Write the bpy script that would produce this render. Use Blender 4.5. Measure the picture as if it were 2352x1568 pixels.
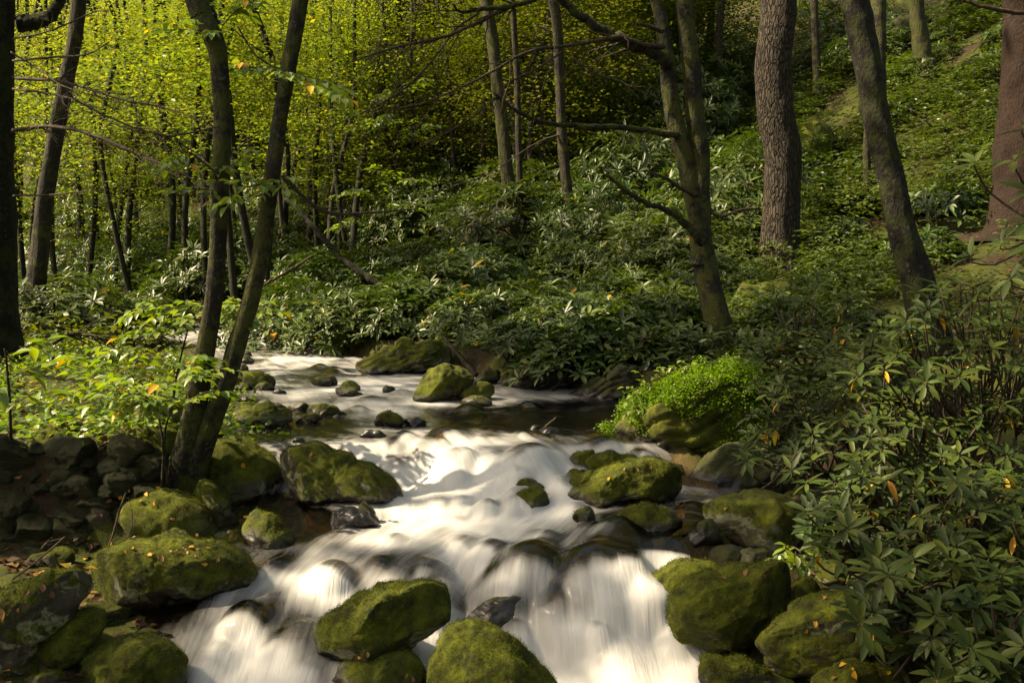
import bpy, bmesh, math, random
import numpy as np
from mathutils import Vector, Matrix

for o in list(bpy.data.objects):
    bpy.data.objects.remove(o)
SC = bpy.context.scene
COL = SC.collection
rnd = random.Random(7)
RNG = np.random.default_rng(11)

# ------------------------------------------------------------------ camera
W_PX, H_PX = 2352.0, 1568.0           # pixel frame used for reading positions
FPX = W_PX * 35 / 36
CAM_Z = 1.95
PITCH = math.atan(94 / FPX)
cam_d = bpy.data.cameras.new("camera")
cam_d.lens = 35
cam_d.sensor_width = 36
cam_d.clip_start = 0.05
cam_d.clip_end = 1000
cam = bpy.data.objects.new("camera", cam_d)
COL.objects.link(cam)
cam.location = (0, 0, CAM_Z)
cam.rotation_euler = (math.pi / 2 - PITCH, 0, 0)
SC.camera = cam

# ------------------------------------------------------------------ sky, sun, exposure
SUN_EL = math.radians(46)
SUN_AZ = math.radians(-93)            # from +Y, clockwise positive: due left, a little behind the camera
SUN_DIR = Vector((math.sin(SUN_AZ) * math.cos(SUN_EL), math.cos(SUN_AZ) * math.cos(SUN_EL), math.sin(SUN_EL)))
world = bpy.data.worlds.new("World")
SC.world = world
world.use_nodes = True
wn = world.node_tree.nodes
sky = wn.new("ShaderNodeTexSky")
sky.sky_type = 'NISHITA'
sky.sun_disc = False
sky.sun_elevation = SUN_EL
sky.sun_rotation = SUN_AZ
sky.air_density = 1.0
sky.dust_density = 3.0
sky.ozone_density = 0.6
world.node_tree.links.new(sky.outputs[0], wn["Background"].inputs[0])
wn["Background"].inputs[1].default_value = 0.12
sun_d = bpy.data.lights.new("sun", 'SUN')
sun_d.energy = 5.0
sun_d.angle = math.radians(0.8)
sun_d.color = (1.0, 0.93, 0.80)
sun = bpy.data.objects.new("sun", sun_d)
COL.objects.link(sun)
sun.rotation_euler = (-SUN_DIR).to_track_quat('-Z', 'Y').to_euler()
VS = SC.view_settings
VS.view_transform = 'Standard'
VS.look = 'None'
VS.gamma = 1.0
VS.exposure = 1.45
VS.use_white_balance = True
VS.white_balance_temperature = 8700
VS.white_balance_tint = 10
CY = SC.cycles
CY.use_denoising = True
CY.denoiser = 'OPENIMAGEDENOISE'
CY.max_bounces = 7
CY.diffuse_bounces = 3
CY.glossy_bounces = 2
CY.transmission_bounces = 4
CY.transparent_max_bounces = 8
CY.caustics_reflective = False
CY.caustics_refractive = False
CY.sample_clamp_indirect = 6.0


# ------------------------------------------------------------------ helpers: projection
def P(px, py, d):
    """point seen at pixel (px, py) whose forward distance (world y) is d"""
    a, b = (px - W_PX / 2) / FPX, (H_PX / 2 - py) / FPX
    cp, sp = math.cos(PITCH), math.sin(PITCH)
    vy = cp + b * sp
    vz = -sp + b * cp
    s = d / vy
    return Vector((a * s, d, CAM_Z + vz * s))


def ray(px, py):
    return (P(px, py, 1.0) - Vector((0, 0, CAM_Z))).normalized()


def project(p):
    """(N,3) -> pixel arrays"""
    cp, sp = math.cos(PITCH), math.sin(PITCH)
    y, z = p[:, 1], p[:, 2] - CAM_Z
    fwd = np.maximum(y * cp - z * sp, 0.05)
    up = y * sp + z * cp
    return W_PX / 2 + FPX * p[:, 0] / fwd, H_PX / 2 - FPX * up / fwd


# ------------------------------------------------------------------ helpers: noise
def _hash(ix, iy, iz, seed):
    n = (ix * 374761393 + iy * 668265263 + iz * 1440662683 + seed * 974711) & 0xFFFFFFFF
    n = ((n ^ (n >> 13)) * 1274126177) & 0xFFFFFFFF
    n = ((n ^ (n >> 15)) * 2246822519) & 0xFFFFFFFF
    return ((n ^ (n >> 16)) & 0xFFFFFF) / float(0xFFFFFF)


def vnoise(p, seed=0):
    f = np.floor(p).astype(np.int64)
    t = p - f
    t = t * t * (3 - 2 * t)
    r = 0
    for dx in (0, 1):
        for dy in (0, 1):
            for dz in (0, 1):
                w = (t[:, 0] if dx else 1 - t[:, 0]) * (t[:, 1] if dy else 1 - t[:, 1]) * (t[:, 2] if dz else 1 - t[:, 2])
                r = r + w * _hash(f[:, 0] + dx, f[:, 1] + dy, f[:, 2] + dz, seed)
    return r * 2 - 1


def fbm(p, seed=0, octaves=4, gain=0.5):
    r, a = 0, 1.0
    for k in range(octaves):
        r = r + a * vnoise(p * (2.03 ** k), seed + k * 17)
        a *= gain
    return r


def sstep(a, b, x):
    t = np.clip((x - a) / (b - a), 0, 1)
    return t * t * (3 - 2 * t)


# ------------------------------------------------------------------ helpers: objects
def tag(o, label=None, cat=None, group=None, kind=None):
    if label: o["label"] = label
    if cat: o["category"] = cat
    if group: o["group"] = group
    if kind: o["kind"] = kind
    return o


def np_mesh(name, verts, faces, smooth=True, attrs=None, uv=None):
    """faces: (M,3) or (M,4) int array, or list of both"""
    me = bpy.data.meshes.new(name)
    verts = np.asarray(verts, dtype=np.float32)
    fl = faces if isinstance(faces, list) else [faces]
    fl = [np.asarray(f, dtype=np.int32) for f in fl if len(f)]
    me.vertices.add(len(verts))
    me.vertices.foreach_set("co", verts.ravel())
    loops = np.concatenate([f.ravel() for f in fl])
    tot = np.concatenate([np.full(len(f), f.shape[1], dtype=np.int32) for f in fl])
    start = np.concatenate([[0], np.cumsum(tot)[:-1]]).astype(np.int32)
    me.loops.add(len(loops))
    me.loops.foreach_set("vertex_index", loops)
    me.polygons.add(len(tot))
    me.polygons.foreach_set("loop_start", start)
    me.polygons.foreach_set("loop_total", tot)
    if smooth:
        me.polygons.foreach_set("use_smooth", np.ones(len(tot), dtype=bool))
    for k, v in (attrs or {}).items():
        a = me.attributes.new(k, 'FLOAT', 'POINT')
        a.data.foreach_set("value", np.asarray(v, dtype=np.float32))
    if uv is not None:
        u = me.uv_layers.new(name="flow")
        u.data.foreach_set("uv", np.asarray(uv, dtype=np.float32)[loops].ravel())
    me.update(calc_edges=True)
    return me


def new_obj(name, me, mat=None, parent=None, loc=None):
    o = bpy.data.objects.new(name, me)
    COL.objects.link(o)
    if mat is not None:
        if len(me.materials) == 0:
            me.materials.append(mat)
        elif me.materials[0] is not mat:
            o.material_slots[0].link = 'OBJECT'
            o.material_slots[0].material = mat
    if parent is not None:
        o.parent = parent
    if loc is not None:
        o.location = loc
    return o


def thing(name, label, cat, loc=(0, 0, 0), group=None):
    o = bpy.data.objects.new(name, None)
    o.empty_display_size = 0.1
    COL.objects.link(o)
    o.location = loc
    return tag(o, label, cat, group)


class MB:
    """collects vertex / face arrays into one mesh"""
    def __init__(self):
        self.v, self.t, self.q, self.a, self.n = [], [], [], [], 0

    def add(self, v, t=None, q=None, tint=None):
        v = np.asarray(v, dtype=np.float64)
        self.v.append(v)
        if t is not None and len(t): self.t.append(np.asarray(t) + self.n)
        if q is not None and len(q): self.q.append(np.asarray(q) + self.n)
        self.a.append(np.full(len(v), 0.5) if tint is None else np.asarray(tint))
        self.n += len(v)

    def mesh(self, name, origin=(0, 0, 0), smooth=True):
        v = np.concatenate(self.v) - np.array(origin)
        f = []
        if self.t: f.append(np.concatenate(self.t))
        if self.q: f.append(np.concatenate(self.q))
        return np_mesh(name, v, f, smooth, {"tint": np.concatenate(self.a)})


def catmull(pts, n):
    p = np.asarray(pts, dtype=np.float64)
    m = len(p)
    if m < 3:
        t = np.linspace(0, 1, n)[:, None]
        return p[0] * (1 - t) + p[-1] * t
    e = np.vstack([2 * p[0] - p[1], p, 2 * p[-1] - p[-2]])
    s = np.linspace(0, m - 1, n)
    i = np.minimum(s.astype(int), m - 2)
    t = (s - i)[:, None]
    a, b, c, d = e[i], e[i + 1], e[i + 2], e[i + 3]
    return 0.5 * (2 * b + (c - a) * t + (2 * a - 5 * b + 4 * c - d) * t ** 2 + (3 * b - a - 3 * c + d) * t ** 3)


def tube(mb, pts, rad, sides=8, rough=0.0, seed=0, fluff=None, tint=0.5, nscale=3.0):
    """pts (n,3), rad (n,) -> closed-end tube; fluff(theta, k) multiplies the radius"""
    p = np.asarray(pts, dtype=np.float64)
    n = len(p)
    r = np.asarray(rad, dtype=np.float64) * np.ones(n)
    tg = np.gradient(p, axis=0)
    tg /= np.linalg.norm(tg, axis=1)[:, None] + 1e-9
    ref = np.array([1.0, 0, 0]) if abs(tg[0][0]) < 0.8 else np.array([0, 1.0, 0])
    u = np.cross(np.cross(tg, ref), tg)
    u /= np.linalg.norm(u, axis=1)[:, None] + 1e-9
    w = np.cross(tg, u)
    th = np.linspace(0, 2 * math.pi, sides, endpoint=False)
    R = r[:, None] * np.ones(sides)
    if fluff is not None:
        R = R * fluff(th[None, :], np.linspace(0, 1, n)[:, None])
    dirs = u[:, None, :] * np.cos(th)[None, :, None] + w[:, None, :] * np.sin(th)[None, :, None]
    v = p[:, None, :] + dirs * R[:, :, None]
    if rough:
        flat = v.reshape(-1, 3)
        nz = fbm(flat * np.array([nscale, nscale, nscale * 0.5]), seed, 3).reshape(n, sides)
        v = v + dirs * (nz * rough * R)[:, :, None]
    v = np.vstack([v.reshape(-1, 3), p[0], p[-1]])
    i = np.arange(n - 1)[:, None] * sides
    j = np.arange(sides)[None, :]
    j2 = (j + 1) % sides
    q = np.stack([i + j, i + j2, i + sides + j2, i + sides + j], axis=-1).reshape(-1, 4)
    k = np.arange(sides)
    k2 = (k + 1) % sides
    t = np.vstack([np.stack([np.full(sides, n * sides), k2, k], -1),
                   np.stack([np.full(sides, n * sides + 1), (n - 1) * sides + k, (n - 1) * sides + k2], -1)])
    mb.add(v, t, q, np.full(len(v), tint))


# leaf templates: (x along the leaf 0..1, y across -0.5..0.5, z lift), triangles
LEAF_LONG = (np.array([[0, 0, 0], [.3, .42, .06], [.7, .5, .05], [.3, 0, 0], [.7, 0, -.015], [.3, -.42, .06], [.7, -.5, .05], [1, 0, -.07]]),
             np.array([[0, 3, 1], [0, 5, 3], [1, 3, 4], [1, 4, 2], [3, 5, 6], [3, 6, 4], [2, 4, 7], [4, 6, 7]]))
LEAF_BROAD = (np.array([[0, 0, 0], [.22, .38, .05], [.55, .5, .05], [.4, 0, 0], [.55, -.5, .05], [.22, -.38, .05], [1, 0, -.1]]),
              np.array([[0, 3, 1], [1, 3, 2], [0, 5, 3], [5, 4, 3], [2, 3, 6], [3, 4, 6]]))
LEAF_CHEAP = (np.array([[0, 0, 0], [.5, .5, .06], [1, 0, -.04], [.5, -.5, .06]]), np.array([[0, 2, 1], [0, 3, 2]]))


def leaves(mb, base, direc, up, L, Wd, tint, template):
    """vectorised leaf placement"""
    N = len(base)
    if N == 0:
        return
    d = direc / (np.linalg.norm(direc, axis=1)[:, None] + 1e-9)
    s = np.cross(up, d)
    s /= np.linalg.norm(s, axis=1)[:, None] + 1e-9
    n = np.cross(d, s)
    T, F = template
    k = len(T)
    L = np.asarray(L) * np.ones(N)
    Wd = np.asarray(Wd) * np.ones(N)
    v = base[:, None, :] + d[:, None, :] * (T[None, :, 0, None] * L[:, None, None]) \
        + s[:, None, :] * (T[None, :, 1, None] * Wd[:, None, None]) \
        + n[:, None, :] * (T[None, :, 2, None] * L[:, None, None])
    f = (F[None] + (np.arange(N) * k)[:, None, None]).reshape(-1, 3)
    mb.add(v.reshape(-1, 3), f, None, np.repeat(np.asarray(tint) * np.ones(N), k))


def unit(a):
    return a / (np.linalg.norm(a, axis=-1, keepdims=True) + 1e-9)


# ------------------------------------------------------------------ materials
class NT:
    def __init__(self, name):
        self.m = bpy.data.materials.new(name)
        self.m.use_nodes = True
        self.t = self.m.node_tree
        self.t.nodes.clear()

    def n(self, kind, **kw):
        nd = self.t.nodes.new("ShaderNode" + kind)
        for k, v in kw.items():
            if k.startswith("i_"):
                key = k[2:]
                key = int(key) if key.isdigit() else key.replace("_", " ")
                if isinstance(v, bpy.types.NodeSocket):
                    self.t.links.new(v, nd.inputs[key])
                else:
                    nd.inputs[key].default_value = v
            else:
                setattr(nd, k, v)
        return nd

    def l(self, a, b):
        self.t.links.new(a, b)

    def ramp(self, fac, stops, interp='LINEAR'):
        r = self.n("ValToRGB")
        r.color_ramp.interpolation = interp
        e = r.color_ramp.elements
        while len(e) < len(stops):
            e.new(0.5)
        for el, (p, c) in zip(e, stops):
            el.position = p
            el.color = (*c, 1) if len(c) == 3 else c
        self.l(fac, r.inputs[0])
        return r.outputs[0]

    def mix(self, fac, a, b, mode='MIX'):
        m = self.n("Mix", data_type='RGBA', blend_type=mode)
        for s, v in ((m.inputs[0], fac), (m.inputs[6], a), (m.inputs[7], b)):
            if isinstance(v, bpy.types.NodeSocket):
                self.l(v, s)
            else:
                s.default_value = (*v, 1) if isinstance(v, tuple) and len(v) == 3 else v
        return m.outputs[2]

    def math(self, op, a, b=None, c=None, clamp=False):
        m = self.n("Math", operation=op, use_clamp=clamp)
        for i, v in enumerate((a, b, c)):
            if v is None: continue
            if isinstance(v, bpy.types.NodeSocket): self.l(v, m.inputs[i])
            else: m.inputs[i].default_value = v
        return m.outputs[0]

    def noise(self, scale, detail=4, rough=0.55, vec=None, dist=0.0):
        n = self.n("TexNoise", i_Scale=scale, i_Detail=detail, i_Roughness=rough, i_Distortion=dist)
        if vec is not None: self.l(vec, n.inputs["Vector"])
        return n.outputs[0]

    def out(self, shader):
        o = self.n("OutputMaterial")
        self.l(shader, o.inputs[0])
        return self.m


def leaf_material(name, stops, trans, tcol, rough=0.38, spec=0.5, hue=0.03, vein=0.15):
    t = NT(name)
    at = t.n("Attribute", attribute_name="tint").outputs["Fac"]
    oi = t.n("ObjectInfo").outputs["Random"]
    geo = t.n("NewGeometry")
    col = t.ramp(at, stops)
    nz = t.noise(1.7, 2, 0.5, geo.outputs["Position"])
    hs = t.n("HueSaturation", i_Color=col)
    t.l(t.math('MULTIPLY_ADD', oi, hue, 0.5 - hue / 2), hs.inputs["Hue"])
    t.l(t.math('MULTIPLY_ADD', nz, 0.7, 0.65), hs.inputs["Value"])
    c = hs.outputs[0]
    pb = t.n("BsdfPrincipled", i_Base_Color=c, i_Roughness=rough)
    pb.inputs["Specular IOR Level"].default_value = spec
    tb = t.n("BsdfTranslucent")
    t.l(t.mix(1.0, c, (*tcol, 1.0), 'MULTIPLY'), tb.inputs[0])
    mx = t.n("MixShader", i_0=trans)
    t.l(pb.outputs[0], mx.inputs[1])
    t.l(tb.outputs[0], mx.inputs[2])
    return t.out(mx.outputs[0])


M = {}
YEL = (0.42, 0.25, 0.02)
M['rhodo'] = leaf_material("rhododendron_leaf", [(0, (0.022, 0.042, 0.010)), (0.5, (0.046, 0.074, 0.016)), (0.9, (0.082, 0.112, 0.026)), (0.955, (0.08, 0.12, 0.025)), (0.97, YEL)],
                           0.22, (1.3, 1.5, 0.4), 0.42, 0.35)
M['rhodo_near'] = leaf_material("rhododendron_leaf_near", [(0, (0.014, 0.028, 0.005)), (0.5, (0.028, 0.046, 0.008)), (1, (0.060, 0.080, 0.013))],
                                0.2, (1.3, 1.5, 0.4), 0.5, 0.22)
M['yellow_leaf'] = leaf_material("yellowed_leaf", [(0, (0.36, 0.17, 0.015)), (1, (0.52, 0.30, 0.02))], 0.3, (1.2, 1.0, 0.5), 0.5, 0.3)
M['brown_leaf'] = leaf_material("brown_leaf", [(0, (0.10, 0.045, 0.018)), (0.6, (0.2, 0.10, 0.04)), (1, (0.36, 0.2, 0.06))], 0.15, (1.2, 1.0, 0.6), 0.6, 0.3)
M['litter'] = leaf_material("litter_leaf", [(0, (0.035, 0.02, 0.01)), (0.6, (0.09, 0.05, 0.022)), (0.9, (0.17, 0.09, 0.03)), (0.97, (0.34, 0.19, 0.03))], 0.1, (1.2, 1.0, 0.6), 0.6, 0.3)
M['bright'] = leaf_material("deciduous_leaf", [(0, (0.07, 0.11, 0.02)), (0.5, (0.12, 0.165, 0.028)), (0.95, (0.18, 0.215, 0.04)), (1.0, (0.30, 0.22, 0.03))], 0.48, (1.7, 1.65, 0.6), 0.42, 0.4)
M['gold'] = leaf_material("sunlit_deciduous_leaf", [(0, (0.10, 0.155, 0.035)), (0.5, (0.17, 0.225, 0.055)), (1.0, (0.29, 0.31, 0.10))], 0.55, (1.75, 1.55, 0.8), 0.45, 0.4)  # brighter copy of the leaf: some sunlight is put into the colour
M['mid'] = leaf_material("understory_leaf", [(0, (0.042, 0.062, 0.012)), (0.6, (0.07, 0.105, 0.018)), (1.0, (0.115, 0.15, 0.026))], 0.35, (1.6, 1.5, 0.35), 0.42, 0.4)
M['needle'] = leaf_material("hemlock_needles", [(0, (0.05, 0.075, 0.020)), (0.6, (0.08, 0.11, 0.028)), (1.0, (0.12, 0.145, 0.04))], 0.45, (1.5, 1.3, 0.5), 0.6, 0.2)
M['sapling'] = leaf_material("sapling_leaf", [(0, (0.08, 0.14, 0.03)), (0.6, (0.13, 0.19, 0.04)), (0.93, (0.19, 0.24, 0.055)), (1, (0.36, 0.24, 0.02))], 0.36, (1.7, 1.8, 0.35), 0.36, 0.5)
M['cover'] = leaf_material("bright_ground_cover", [(0, (0.045, 0.10, 0.008)), (0.6, (0.085, 0.17, 0.010)), (1.0, (0.15, 0.23, 0.015))], 0.4, (1.5, 1.8, 0.3), 0.5, 0.3)
M['hobble'] = leaf_material("doghobble_leaf", [(0, (0.034, 0.055, 0.014)), (0.6, (0.062, 0.090, 0.020)), (1.0, (0.12, 0.14, 0.028))], 0.28, (1.5, 1.6, 0.4), 0.38, 0.5)


def bark_material(name, dark, light, moss=0.0, lichen=0.0, vs=0.16, scale=22, bump=0.6, plates=False, mosscol=(0.05, 0.055, 0.01)):
    t = NT(name)
    tc = t.n("TexCoord").outputs["Object"]
    mp = t.n("Mapping")
    mp.inputs["Scale"].default_value = (1, 1, vs)
    t.l(tc, mp.inputs[0])
    n1 = t.noise(scale, 6, 0.65, mp.outputs[0], 0.4)
    if plates:
        mp2 = t.n("Mapping")
        mp2.inputs["Scale"].default_value = (1, 1, 0.17)
        warp = t.n("TexNoise", i_Scale=5.0, i_Detail=3.0)
        t.l(tc, warp.inputs["Vector"])
        va = t.n("VectorMath", operation='MULTIPLY_ADD')
        t.l(warp.outputs[1], va.inputs[0])
        va.inputs[1].default_value = (0.10, 0.10, 0.22)
        t.l(tc, va.inputs[2])
        t.l(va.outputs[0], mp2.inputs[0])
        vo = t.n("TexVoronoi", feature='DISTANCE_TO_EDGE', i_Scale=26.0)
        t.l(mp2.outputs[0], vo.inputs["Vector"])
        ridge = t.math('SMOOTHSTEP' if False else 'MULTIPLY', vo.outputs[0], 4.5, clamp=True)
        h = t.math('MULTIPLY_ADD', n1, 0.35, ridge)
        fac = t.math('MULTIPLY', ridge, t.math('MULTIPLY_ADD', n1, 0.7, 0.55), clamp=True)
    else:
        h = n1
        fac = t.ramp(n1, [(0.35, (0, 0, 0)), (0.68, (1, 1, 1))])
    col = t.mix(fac, dark, light)
    big = t.noise(3.0, 3, 0.6, tc)
    col = t.mix(t.math('MULTIPLY', big, 0.5), col, t.mix(1.0, col, (0.55, 0.5, 0.45), 'MULTIPLY'))
    if lichen:
        ln = t.noise(26, 4, 0.7, tc)
        lf = t.ramp(ln, [(0.62 - 0.08 * lichen, (0, 0, 0)), (0.70 - 0.08 * lichen, (1, 1, 1))])
        col = t.mix(t.math('MULTIPLY', lf, 0.85), col, (0.075, 0.082, 0.06))
    if moss:
        mn = t.noise(5.0, 5, 0.7, tc)
        mf = t.ramp(mn, [(0.62 - 0.3 * moss, (0, 0, 0)), (0.72 - 0.3 * moss, (1, 1, 1))])
        mcol = t.mix(t.noise(60, 3, 0.7, tc), (mosscol[0] * .5, mosscol[1] * .5, mosscol[2] * .5), (mosscol[0] * 1.7, mosscol[1] * 1.7, mosscol[2] * 1.7))
        col = t.mix(t.math('MULTIPLY', mf, 0.85), col, mcol)
    bp = t.n("Bump", i_Strength=min(1.0, bump * 1.5), i_Distance=0.04)
    t.l(h, bp.inputs["Height"])
    pb = t.n("BsdfPrincipled", i_Base_Color=col, i_Roughness=0.85, i_Normal=bp.outputs[0])
    pb.inputs["Specular IOR Level"].default_value = 0.25
    return t.out(pb.outputs[0])


M['bark_grey'] = bark_material("grey_lichen_bark", (0.013, 0.011, 0.008), (0.024, 0.021, 0.014), moss=0.55, lichen=0.65, vs=0.5, scale=30)
M['bark_plate'] = bark_material("furrowed_plate_bark", (0.012, 0.010, 0.007), (0.066, 0.050, 0.034), vs=0.3, scale=34, bump=1.0, plates=True)
M['bark_dark'] = bark_material("dark_mossy_bark", (0.008, 0.007, 0.005), (0.012, 0.010, 0.007), moss=0.5, lichen=0.35, vs=0.5, scale=28, mosscol=(0.022, 0.028, 0.005))
M['bark_red'] = bark_material("reddish_scaly_bark", (0.010, 0.006, 0.004), (0.036, 0.017, 0.010), vs=0.45, scale=38, bump=1.0)
M['bark_brown'] = bark_material("brown_bark", (0.015, 0.012, 0.008), (0.030, 0.025, 0.016), moss=0.35, lichen=0.4, vs=0.2, scale=30)
M['bark_moss'] = bark_material("moss_grown_bark", (0.018, 0.015, 0.008), (0.034, 0.030, 0.016), moss=0.6, vs=0.2, scale=24, mosscol=(0.034, 0.040, 0.006))
M['bark_far'] = bark_material("far_bark", (0.018, 0.014, 0.010), (0.042, 0.034, 0.022), vs=0.15, scale=14, bump=0.3)
M['twig'] = bark_material("bare_twig", (0.03, 0.022, 0.014), (0.085, 0.065, 0.042), vs=0.3, scale=30, bump=0.2)


def rock_material(name, base, light, moss=0.7, lichen=0.3, wet=0.0, mossdark=(0.014, 0.017, 0.002), mosslit=(0.112, 0.132, 0.007)):
    t = NT(name)
    tc = t.n("TexCoord").outputs["Object"]
    geo = t.n("NewGeometry")
    oi = t.n("ObjectInfo")
    off = t.n("VectorMath", operation='SCALE')
    off.inputs[0].default_value = (31.0, 17.0, 9.0)
    t.l(oi.outputs["Random"], off.inputs["Scale"])
    ad = t.n("VectorMath", operation='ADD')
    t.l(tc, ad.inputs[0])
    t.l(off.outputs[0], ad.inputs[1])
    v = ad.outputs[0]
    n1 = t.noise(7, 8, 0.65, v)
    n2 = t.noise(45, 5, 0.7, v)
    col = t.mix(t.ramp(n1, [(0.3, (0, 0, 0)), (0.72, (1, 1, 1))]), base, light)
    col = t.mix(t.math('MULTIPLY', n2, 0.55), col, t.mix(1.0, col, (0.4, 0.38, 0.34), 'MULTIPLY'))
    if lichen:
        ln = t.noise(6.5, 7, 0.6, v, 0.6)
        lf = t.ramp(ln, [(0.63 - 0.12 * lichen, (0, 0, 0)), (0.66 - 0.12 * lichen, (1, 1, 1))])
        col = t.mix(t.math('MULTIPLY', lf, t.math('MULTIPLY_ADD', n2, 0.8, 0.3, clamp=True)), col, (0.24, 0.25, 0.15))
    nz = t.n("SeparateXYZ", i_Vector=geo.outputs["Normal"]).outputs[2]
    mn = t.noise(3.2, 7, 0.68, v)
    mval = t.math('ADD', t.math('MULTIPLY_ADD', nz, 0.34, moss - 0.62), t.math('MULTIPLY_ADD', oi.outputs['Random'], 0.2, mn))
    mf = t.ramp(mval, [(0.50, (0, 0, 0)), (0.60, (1, 1, 1))])
    wetf = t.n('Attribute', attribute_name='wet').outputs['Fac']
    mf = t.math('MULTIPLY', mf, t.math('SUBTRACT', 1.0, wetf, clamp=True), clamp=True)
    col = t.mix(wetf, col, t.mix(1.0, col, (0.30, 0.29, 0.27), 'MULTIPLY'))
    fuzz = t.noise(130, 4, 0.75, v)
    clump = t.noise(11, 7, 0.72, v)
    mc = t.mix(t.ramp(clump, [(0.34, (0, 0, 0)), (0.66, (1, 1, 1))]), mossdark, mosslit)
    brown = t.ramp(t.noise(2.2, 4, 0.6, v), [(0.5, (0, 0, 0)), (0.68, (1, 1, 1))])
    mc = t.mix(t.math('MULTIPLY', brown, 0.35), mc, (0.070, 0.062, 0.010))
    mc = t.mix(1.0, mc, t.ramp(fuzz, [(0.25, (0.35, 0.35, 0.35)), (0.75, (1.35, 1.35, 1.35))]), 'MULTIPLY')
    col = t.mix(mf, col, mc)
    h = t.math('ADD', t.math('MULTIPLY', n1, 0.6), t.math('MULTIPLY', t.math('MULTIPLY', fuzz, mf), 0.45))
    h = t.math('ADD', h, t.math('MULTIPLY', clump, 0.5))
    bp = t.n("Bump", i_Strength=0.75, i_Distance=0.03)
    t.l(h, bp.inputs["Height"])
    rough = t.mix(mf, t.mix(wetf, (0.75 - 0.55 * wet,) * 3, (0.22,) * 3), (0.95,) * 3)
    pb = t.n("BsdfPrincipled", i_Base_Color=col, i_Normal=bp.outputs[0])
    t.l(rough, pb.inputs["Roughness"])
    pb.inputs["Specular IOR Level"].default_value = 0.3 + 0.3 * wet
    return t.out(pb.outputs[0])


M['moss'] = rock_material("mossy_rock", (0.028, 0.024, 0.018), (0.085, 0.07, 0.045), 0.63, 0.9)
M['mossfull'] = rock_material("thick_moss_rock", (0.03, 0.026, 0.018), (0.08, 0.068, 0.04), 0.82, 0.5)
M['mosslow'] = rock_material("half_mossy_rock", (0.03, 0.026, 0.02), (0.10, 0.085, 0.06), 0.52, 0.6)
M['lichen'] = rock_material("lichen_rock", (0.06, 0.052, 0.035), (0.16, 0.14, 0.09), 0.50, 1.3)
M['pale'] = rock_material("pale_rock", (0.11, 0.095, 0.06), (0.24, 0.21, 0.14), 0.33, 0.9)
M['wet'] = rock_material("wet_rock", (0.008, 0.007, 0.006), (0.032, 0.026, 0.018), 0.25, 0.0, 1.0)
M['shade'] = rock_material("shade_dark_stone", (0.004, 0.004, 0.003), (0.013, 0.012, 0.008), 0.85, 0.0, 0.1, (0.004, 0.006, 0.001), (0.022, 0.028, 0.004))  # stone and moss near black: shade is put into the colour
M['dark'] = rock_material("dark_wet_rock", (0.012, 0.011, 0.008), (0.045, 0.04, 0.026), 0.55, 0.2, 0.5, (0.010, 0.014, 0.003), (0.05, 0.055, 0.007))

# ground
t = NT("forest_floor")
pos = t.n("NewGeometry").outputs["Position"]
n1 = t.noise(1.1, 5, 0.6, pos)
n2 = t.noise(14, 6, 0.7, pos)
n3 = t.noise(90, 3, 0.7, pos)
soil = t.mix(t.ramp(n2, [(0.3, (0, 0, 0)), (0.7, (1, 1, 1))]), (0.012, 0.008, 0.005), (0.045, 0.029, 0.015))
soil = t.mix(t.ramp(n3, [(0.52, (0, 0, 0)), (0.72, (1, 1, 1))]), soil, (0.07, 0.043, 0.02))
mossg = t.mix(n2, (0.012, 0.018, 0.003), (0.07, 0.085, 0.009))
gcol = t.mix(t.ramp(n1, [(0.40, (0, 0, 0)), (0.56, (1, 1, 1))]), soil, mossg)
bedf = t.n("Attribute", attribute_name="bed").outputs["Fac"]
vo = t.n("TexVoronoi", i_Scale=9.0)
t.l(pos, vo.inputs["Vector"])
bedc = t.mix(vo.outputs[1], (0.05, 0.032, 0.014), (0.16, 0.105, 0.05), 'MIX')
gcol = t.mix(bedf, gcol, bedc)
bp = t.n("Bump", i_Strength=0.9, i_Distance=0.05)
t.l(t.math('ADD', n2, t.math('MULTIPLY', n3, 0.4)), bp.inputs["Height"])
pb = t.n("BsdfPrincipled", i_Base_Color=gcol, i_Roughness=0.9, i_Normal=bp.outputs[0])
pb.inputs["Specular IOR Level"].default_value = 0.2
M['ground'] = t.out(pb.outputs[0])

# water: clear tea-coloured water, turned to white foam where it is broken
t = NT("stream_water")
fo = t.n("Attribute", attribute_name="foam").outputs["Fac"]
uv = t.n("UVMap", uv_map="flow").outputs[0]


def streak(sx, sy, scale, detail, rough):
    mp = t.n("Mapping")
    mp.inputs["Scale"].default_value = (sx, sy, 1)
    t.l(uv, mp.inputs[0])
    return t.noise(scale, detail, rough, mp.outputs[0], 0.9)


s1 = streak(1.0, 0.22, 5.5, 5, 0.58)
s2 = streak(1.0, 0.06, 19, 4, 0.6)
s3 = streak(1.0, 0.75, 2.6, 4, 0.55)
sn = t.math('ADD', t.math('MULTIPLY_ADD', s1, 0.9, -0.45), t.math('MULTIPLY_ADD', s2, 0.46, -0.23))
sn = t.math('ADD', sn, t.math('MULTIPLY_ADD', s3, 0.7, -0.35))
fv = t.math('ADD', fo, t.math('MULTIPLY', sn, 0.78))
ff = t.ramp(fv, [(0.0, (0, 0, 0)), (0.25, (0.10, 0.10, 0.10)), (0.6, (0.46, 0.46, 0.46)), (1.05, (0.92, 0.92, 0.92))])
bp = t.n("Bump", i_Strength=0.3, i_Distance=0.05)
t.l(sn, bp.inputs["Height"])
trn = t.n("BsdfTransparent")
trn.inputs[0].default_value = (0.44, 0.34, 0.17, 1)
gl = t.n("BsdfGlossy", i_Roughness=0.16, i_Normal=bp.outputs[0])
gl.inputs[0].default_value = (0.9, 0.9, 0.9, 1)
fr = t.n("Fresnel", i_IOR=1.33, i_Normal=bp.outputs[0])
wmix = t.n("MixShader")
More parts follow.
